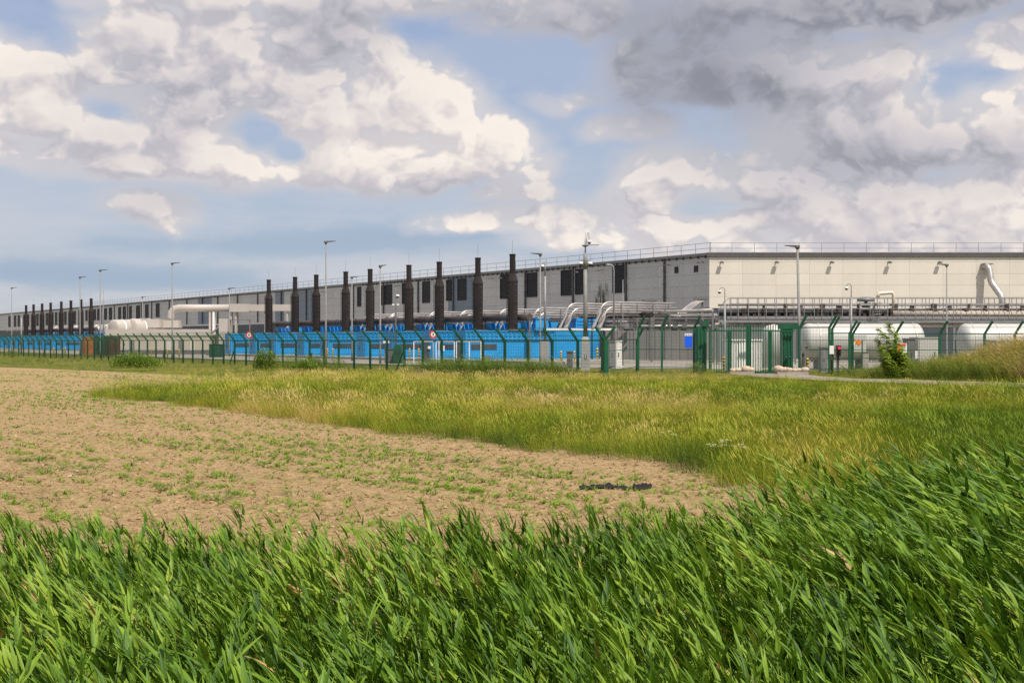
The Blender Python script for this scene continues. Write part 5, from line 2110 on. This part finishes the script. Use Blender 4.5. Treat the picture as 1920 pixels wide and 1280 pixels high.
def tall(seed):
    r_ = random.Random(seed)
    L = Leafy()
    for k in range(12):
        a, q = r_.uniform(0, 6.283), .4 * math.sqrt(r_.random())
        b = Vector((q * math.cos(a), q * math.sin(a), 0))
        h = r_.uniform(1.1, 1.75)
        ln = r_.uniform(.2, .4)
        pts = [b + Vector((-ln * h * (i / 4) ** 2, 0, h * i / 4)) for i in range(5)]
        L.stem(pts, [.006, .006, .005, .004, .003], .75)
        blade(L, pts[-1], (-.5, r_.uniform(-.2, .2), 1), r_.uniform(.18, .3), .022, 1.0, .9, 4, .3, Vector((-1, 0, -.4)))
        for j in range(6):
            s = r_.uniform(.1, .85) * 4
            p = pts[int(s)].lerp(pts[int(s) + 1], s - int(s))
            az = r_.uniform(0, 6.283)
            blade(L, p, (math.cos(az) * .5 - .4, math.sin(az) * .5, 1), r_.uniform(.3, .55), .010, r_.random() * .75, .9, 4, .2, Vector((-.9, 0, -.5)))
    return L


talls = [tall(300 + k) for k in range(5)]
P, RO, SC, TI, VA = [], [], [], [], []
rr = random.Random(41)
for _ in range(2600):
    x, y = rr.uniform(20.5, 36), rr.uniform(66, 86)
    if inside(ROADPOLY, x - .3, y - .8) or x < 21.2 + (86 - y) * .05:
        continue
    h = sstep(21, 25.5, x) * .30 + sstep(26, 32, x) * .52 + .22
    h *= sstep(82.5, 77, y) * .3 + .7
    P.append((x, y, height(x, y) + .03))
    RO.append((rr.gauss(0, .08), -.10 + rr.gauss(0, .1), rr.gauss(0, .5)))
    SC.append(h * rr.uniform(.6, 1.25) * 1.25)
    TI.append(min(1, max(0, .34 + .36 * sstep(24, 31, x) + .25 * pnoise(x, y, .4, 2.0) + rr.gauss(0, .08))))
    VA.append(rr.randrange(5))
for (ax, ay, rx, ry, n_) in ((px(832, 82), 82, 2.2, 2.4, 90), (px(900, 80), 80, 1.9, 2.2, 110), (px(955, 79), 79, 1.5, 1.6, 40), (px(1030, 77), 77, 1.4, 1.4, 60), (px(1000, 78), 78, 1.6, 1.4, 25), (px(590, 98), 98, 2.4, 2.4, 50)):
    for _ in range(n_):
        x, y = rr.gauss(ax, rx * .55), rr.gauss(ay, ry * .5)
        P.append((x, y, .03))
        RO.append((rr.gauss(0, .08), -.12 + rr.gauss(0, .1), rr.gauss(0, .5)))
        SC.append(rr.uniform(.5, .85))
        TI.append(max(0, .22 + rr.gauss(0, .10)))
        VA.append(rr.randrange(5))
scatter('tall_dry_reeds', talls, P, np.array(RO), SC, TI, VA, M_TALL)

# ---- seedlings, clods and pebbles on the bare field
SEED = [(0.0, (.035, .085, .012)), (.5, (.14, .27, .018)), (1.0, (.26, .37, .03))]
M_SEED = leaf_mat('seedling_leaf', SEED, .3, .5, .2, .5)


def seedling(seed, n, H, w):
    r_ = random.Random(seed)
    L = Leafy()
    for k in range(n):
        az = r_.uniform(0, 6.283)
        blade(L, (r_.uniform(-.02, .02), r_.uniform(-.02, .02), -.01), (math.cos(az) * .6, math.sin(az) * .6, 1), H * r_.uniform(.7, 1.2), w, r_.random(), .9, 4, .25, Vector((math.cos(az) * .6 - .3, math.sin(az) * .6, -.5)))
    return L


seeds = [seedling(400 + k, 5 + k, .17 + .02 * (k % 3), .009) for k in range(5)]
P, RO, SC, TI, VA = [], [], [], [], []
rr = random.Random(51)
for _ in range(100000):
    y = 13.5 + 85 * rr.random() ** 1.5
    x = rr.uniform(-.42 * y - 5, min(8, .2 * y + 3))
    if not inside(FIELDPOLY, x, y) or y < bed_far(x) + .8 or (y < 26 and rr.random() < .35):
        continue
    u = Vector((x, y, 0)).dot(ROWN)
    # rows 0.75 m apart near the eye, green bands farther out
    band = pnoise(u * 1.0, Vector((x, y, 0)).dot(ROW) * .10, .55, 4.0)
    d = .05 + .75 * max(0, band + .05) + .9 * max(0, pnoise(x, y, .55, 8.0) - .12) + .8 * max(0, pnoise(x, y, 1.6, 18.0) - .25)
    if rr.random() > d:
        continue
    k = round(u / .75) * .75
    sh = (k - u) * .55
    x, y = x + ROWN.x * sh, y + ROWN.y * sh
    P.append((x, y, (soil_h(x, y) if y < 60 else .03)))
    RO.append((0, -.1, rr.uniform(0, 6.28)))
    SC.append(rr.uniform(.35, .95) * (1 if y < 40 else 1.2))
    TI.append(min(1, max(0, .6 + rr.gauss(0, .2))))
    VA.append(rr.randrange(5))
scatter('seedling_rows', seeds, P, np.array(RO), SC, TI, VA, M_SEED)
print('seedlings', len(P))

CLOD = [(0.0, (.19, .12, .07)), (.6, (.36, .245, .13)), (.85, (.44, .32, .18)), (1.0, (.56, .47, .36))]
M_CLOD = leaf_mat('clod', CLOD, 0.0, .95, .1, .3)


def clod(seed):
    r_ = random.Random(seed)
    L = Leafy()
    for i in range(4):
        ph_ = math.pi * i / 3
        for j in range(6):
            q = 1 + r_.uniform(-.25, .25)
            L.v.append((q * math.sin(ph_) * math.cos(j * 1.047), q * .8 * math.sin(ph_) * math.sin(j * 1.047), q * .6 * math.cos(ph_)))
            L.l.append(r_.random())
    for i in range(3):
        for j in range(6):
            L.f.append((i * 6 + j, i * 6 + (j + 1) % 6, (i + 1) * 6 + (j + 1) % 6, (i + 1) * 6 + j))
    return L


clods = [clod(500 + k) for k in range(6)]
P, RO, SC, TI, VA = [], [], [], [], []
rr = random.Random(61)
for _ in range(34000):
    y = 11 + 40 * rr.random() ** 1.6
    x = rr.uniform(-.42 * y - 5, min(7, .2 * y + 3))
    if not inside(FIELDPOLY, x, y) or y < bed_far(x) + .5:
        continue
    s = .012 + .035 * rr.random() ** 3
    P.append((x, y, soil_h(x, y) + s * .2))
    RO.append((rr.uniform(-.4, .4), rr.uniform(-.4, .4), rr.uniform(0, 6.28)))
    SC.append(s)
    TI.append(min(1, max(0, .45 + rr.gauss(0, .17))) if rr.random() > .008 else .9)
    VA.append(rr.randrange(6))
scatter('soil_clods', clods, P, np.array(RO), SC, TI, VA, M_CLOD)

# ---- single plants
def leafy_object(name, L, m, parent=None, loc=None, tintv=.5):
    me = bpy.data.meshes.new(name)
    me.from_pydata(L.v, [], L.f)
    me.materials.append(m)
    a = me.attributes.new('leaf', 'FLOAT', 'POINT')
    a.data.foreach_set('value', np.array(L.l, dtype=np.float32))
    return put(name, me, parent, loc)


def plant_mat(name, stops, trans=.3):
    m = leaf_mat(name, stops, trans, .5, .2, 1.0)
    for n_ in list(m.node_tree.nodes):
        if n_.type == 'ATTRIBUTE' and n_.attribute_name == 'tint':
            for l in list(n_.outputs['Fac'].links):
                s = l.to_socket
                m.node_tree.links.remove(l)
                s.default_value = .5
    return m


M_WEED = plant_mat('weed_leaf', [(0, (.035, .085, .012)), (.5, (.085, .18, .02)), (1, (.15, .25, .03))])
M_BUSH = plant_mat('bush_leaf', [(0, (.06, .12, .014)), (.5, (.14, .235, .022)), (1, (.25, .32, .04))])
M_SAP = plant_mat('sapling_leaf', [(0, (.14, .24, .015)), (.5, (.33, .44, .035)), (1, (.50, .56, .08))])
M_DOCK = plant_mat('dock_leaf', [(0, (.06, .04, .015)), (.5, (.13, .075, .03)), (1, (.22, .12, .05))])
M_BARK = mat('bark', (.10, .075, .05), .9, var=.25, scale=8)
M_UMB = mat('umbel_white', (.60, .57, .36), .8)

# dark weed tufts on the bare field
wt = []
for k in range(4):
    r_ = random.Random(600 + k)
    L = Leafy()
    for j in range(46):
        az, q = r_.uniform(0, 6.283), .12 * math.sqrt(r_.random())
        blade(L, (q * math.cos(az), q * math.sin(az), -.02), (math.cos(az) * .9 - .2, math.sin(az) * .9, 1), r_.uniform(.12, .27), .006, r_.random(), 1.0, 3, .2, Vector((math.cos(az) - .3, math.sin(az), -.6)))
    me = bpy.data.meshes.new('weed_tuft')
    me.from_pydata(L.v, [], L.f)
    me.materials.append(M_WEED)
    me.attributes.new('leaf', 'FLOAT', 'POINT').data.foreach_set('value', np.array(L.l, dtype=np.float32))
    wt.append(me)
rr = random.Random(71)
WT = [(45, 868), (70, 872), (95, 890), (110, 878), (180, 885), (165, 893), (405, 900), (335, 898), (260, 872), (340, 845), (590, 892), (560, 842), (735, 910), (800, 860), (960, 875), (1290, 893), (1310, 898), (690, 870), (440, 850),
      (620, 850), (500, 880), (130, 820), (240, 840), (860, 905), (920, 890), (1010, 900), (560, 935), (330, 925), (90, 945), (240, 800), (60, 820), (730, 850), (880, 875), (410, 945), (15, 905)]
for k, (x, y) in enumerate(WT):
    q = gp(x, y)
    o = put('weed_tuft', wt[k % 4], None, (q.x, q.y, soil_h(q.x, q.y)), rr.uniform(0, 6))
    o.scale = (rr.uniform(1.1, 1.9),) * 3
    tag(o, 'low dark green weed tuft sprouting from the bare brown field', 'weed', 'weed tufts on the bare field')


def bush(name, label, cat, x, d, W, H, m, n, leafw, seed, lean=0.0, z0=.05, round_=True):
    r_ = random.Random(seed)
    t = thing(name, label, cat, (px(x, d), d, z0))
    L = Leafy()
    stems = MB()
    for k in range(min(12, max(5, n // 60))):
        a = r_.uniform(0, 6.283)
        q = r_.uniform(.2, .8) * W / 2
        stems.tube([(0, 0, -.1), (q * .5 * math.cos(a), q * .4 * math.sin(a), H * .4), (q * math.cos(a) - lean * H * .6, q * .7 * math.sin(a), H * .85)], [.02, .014, .006], 4)
    for k in range(n):
        while True:
            u, v, w = r_.uniform(-1, 1), r_.uniform(-1, 1), r_.uniform(0, 1)
            if u * u + v * v + (w * w if round_ else 0) < 1 + .25 * mn.noise(Vector((u * 2.2 + seed, v * 2.2, w * 2.2))):
                break
        p = Vector((u * W / 2 - lean * w * H, v * W / 2.4, w * H))
        az = r_.uniform(0, 6.283)
        blade(L, p, (math.cos(az) - .5, math.sin(az), r_.uniform(.1, 1.2)), leafw * r_.uniform(4, 8), leafw * r_.uniform(.6, 1.2), r_.random(), .6, 3, .25, Vector((-.8, 0, -.5)))
    stems.build('stem', M_BARK, t)
    leafy_object('foliage', L, m, t)
    return t


bush('bush', 'broad green reedy bush with a tan tuft at the left part of the fence', 'bush', 258, 112, 4.6, 1.35, M_BUSH, 3600, .042, 1, .25)
bush('bush', 'dense leafy green bush at the left end of the near blue row', 'bush', 500, 104, 2.3, 1.7, M_BUSH, 2000, .042, 2, .05)
bush('bush', 'lower green bush in front of the blue row right of a denser one', 'bush', 575, 95, 2.2, .9, M_BUSH, 1300, .038, 3, .1)
bush('bush', 'small dark clump in the grass strip at the far left', 'bush', 22, 175, 2.8, 1.2, M_BUSH, 700, .03, 4)
bush('bush', 'dark green dock clump in the meadow below the green marker post', 'bush', 880, 62, 1.1, .7, M_WEED, 700, .03, 5)
bush('bush', 'low dark green clump in the right meadow', 'bush', 1462, 52, 1.7, .42, M_WEED, 700, .022, 6)
bush('bush', 'small dark clump in the meadow below the access road', 'bush', 1655, 52, .9, .4, M_WEED, 400, .022, 7)
bush('bush', 'grassy green clump left of the sliding gate', 'bush', 1312, 86, 2.2, .95, M_BUSH, 900, .02, 8, .3)
bush('bush', 'green weedy clump at the foot of the fence beside the traffic light', 'bush', 1600, 82.5, 2.6, .9, M_BUSH, 900, .022, 9, .3)
bush('bush', 'green thicket between the sapling and the dry reeds', 'bush', 1716, 80, 2.6, 1.3, M_BUSH, 1300, .024, 10, .3)
for k, (x, d, h, txt) in enumerate(((784, 76, .95, 'below the round red sign'), (833, 74, .85, 'left of the dark dock clump'), (1177, 58, .6, 'in the middle of the meadow'), (872, 72, .8, 'behind the dark dock clump'), (958, 76, .8, 'right of the green marker post'))):
    bush('dock_plant', 'brown seeded dock stalk in the meadow, ' + txt, 'plant', x, d, .35, h, M_DOCK, 220, .012, 20 + k, .1, round_=False)

# wind-bent sapling by the access road
ds = 77.0
sap = thing('sapling', 'young leafy tree bent to the left by the wind beside the road', 'tree', (px(1688, ds), ds, height(px(1688, ds), ds)))
r_ = random.Random(88)
tk, L = MB(), Leafy()
for k in range(15):
    y = r_.uniform(-.6, .6)
    h = r_.uniform(.8, 2.5) if k > 1 else (3.35, 3.0)[k]
    w = r_.uniform(.32, .60) * h
    b0 = Vector((r_.uniform(-.5, .75), y, -.1))
    pts = [b0 + Vector((-w * (i / 6) ** 1.3, 0, h * i / 6)) for i in range(7)]
    tk.tube(pts, [.03 - .004 * i for i in range(7)], 5)
    for j in range(int(110 * h)):
        s = (.12 + .88 * r_.random() ** .8) * 5.99
        p = pts[int(s)].lerp(pts[int(s) + 1], s - int(s))
        az = r_.uniform(0, 6.283)
        q = Vector((math.cos(az), math.sin(az), 0)) * r_.uniform(0, .55) * (1.15 - s / 7)
        p = p + q + Vector((-.1, 0, r_.uniform(-.06, .1)))
        blade(L, p, (math.cos(az) * .6 - .9, math.sin(az) * .7, r_.uniform(-.2, .7)), r_.uniform(.2, .34), r_.uniform(.05, .085), r_.random(), .6, 4, .2, Vector((-.8, 0, -.6)), prof=lambda s: math.sin(math.pi * min(1, .15 + s * .85)) )
tk.build('trunk', M_BARK, sap)
leafy_object('foliage', L, M_SAP, sap)

# white umbels at the field edge
for k, (x, y) in enumerate(((1350, 872), (1368, 869), (1388, 872), (1260, 846))):
    q = gp(x, y + 14)
    t = thing('umbel_plant', 'white flowering umbel plant at the field edge, ' + ('rightmost of a group', 'middle of a group', 'leftmost of a group', 'alone farther left')[(2, 1, 0, 3)[k]], 'flower', (q.x, q.y, .08))
    st_, fl = MB(), MB()
    for j in range(5):
        ax, ay, hh = rr.uniform(-.16, .16), rr.uniform(-.1, .1), rr.uniform(.34, .48)
        st_.tube([(0, 0, -.02), (ax * .6, ay, hh * .6), (ax - .05, ay, hh)], .004, 4)
        for i in range(16):
            a, q2 = rr.uniform(0, 6.28), .045 * math.sqrt(rr.random())
            fl.box((ax - .05 + q2 * math.cos(a), ay + q2 * math.sin(a), hh + .01 + rr.uniform(0, .02)), (.013, .013, .008))
    st_.build('stem', M_WEED, t)
    fl.build('flower_heads', M_UMB, t)['kind'] = 'stuff'

# torn black sheet on the bare soil
for (x0, x1, y, lab, sd) in ((1086, 1182, 921, 'crumpled black plastic sheet lying on the bare soil', 3), (1186, 1222, 918, 'small scrap of black plastic right of the larger sheet', 5)):
    a, b = gp(x0, y + 6), gp(x1, y + 6)
    ny, nx_ = 7, 26
    vs, fs = [], []
    for j in range(ny):
        for i in range(nx_):
            u, v = i / (nx_ - 1), j / (ny - 1)
            x = a.x + (b.x - a.x) * u
            yy = a.y + .32 * (v - .5) * (.35 + .65 * math.sin(math.pi * u) ** .6)
            z = soil_h(x, yy) + .02 + .045 * math.sin(math.pi * v) * (.4 + abs(mn.noise(Vector((u * 6 + sd, v * 2.5, sd))) * 2.2))
            vs.append((x, yy, z))
    for j in range(ny - 1):
        for i in range(nx_ - 1):
            k = j * nx_ + i
            fs.append((k, k + 1, k + nx_ + 1, k + nx_))
    tag(MB().add(vs, fs, True).build('plastic_sheet', M_PLAST), lab, 'plastic sheet')
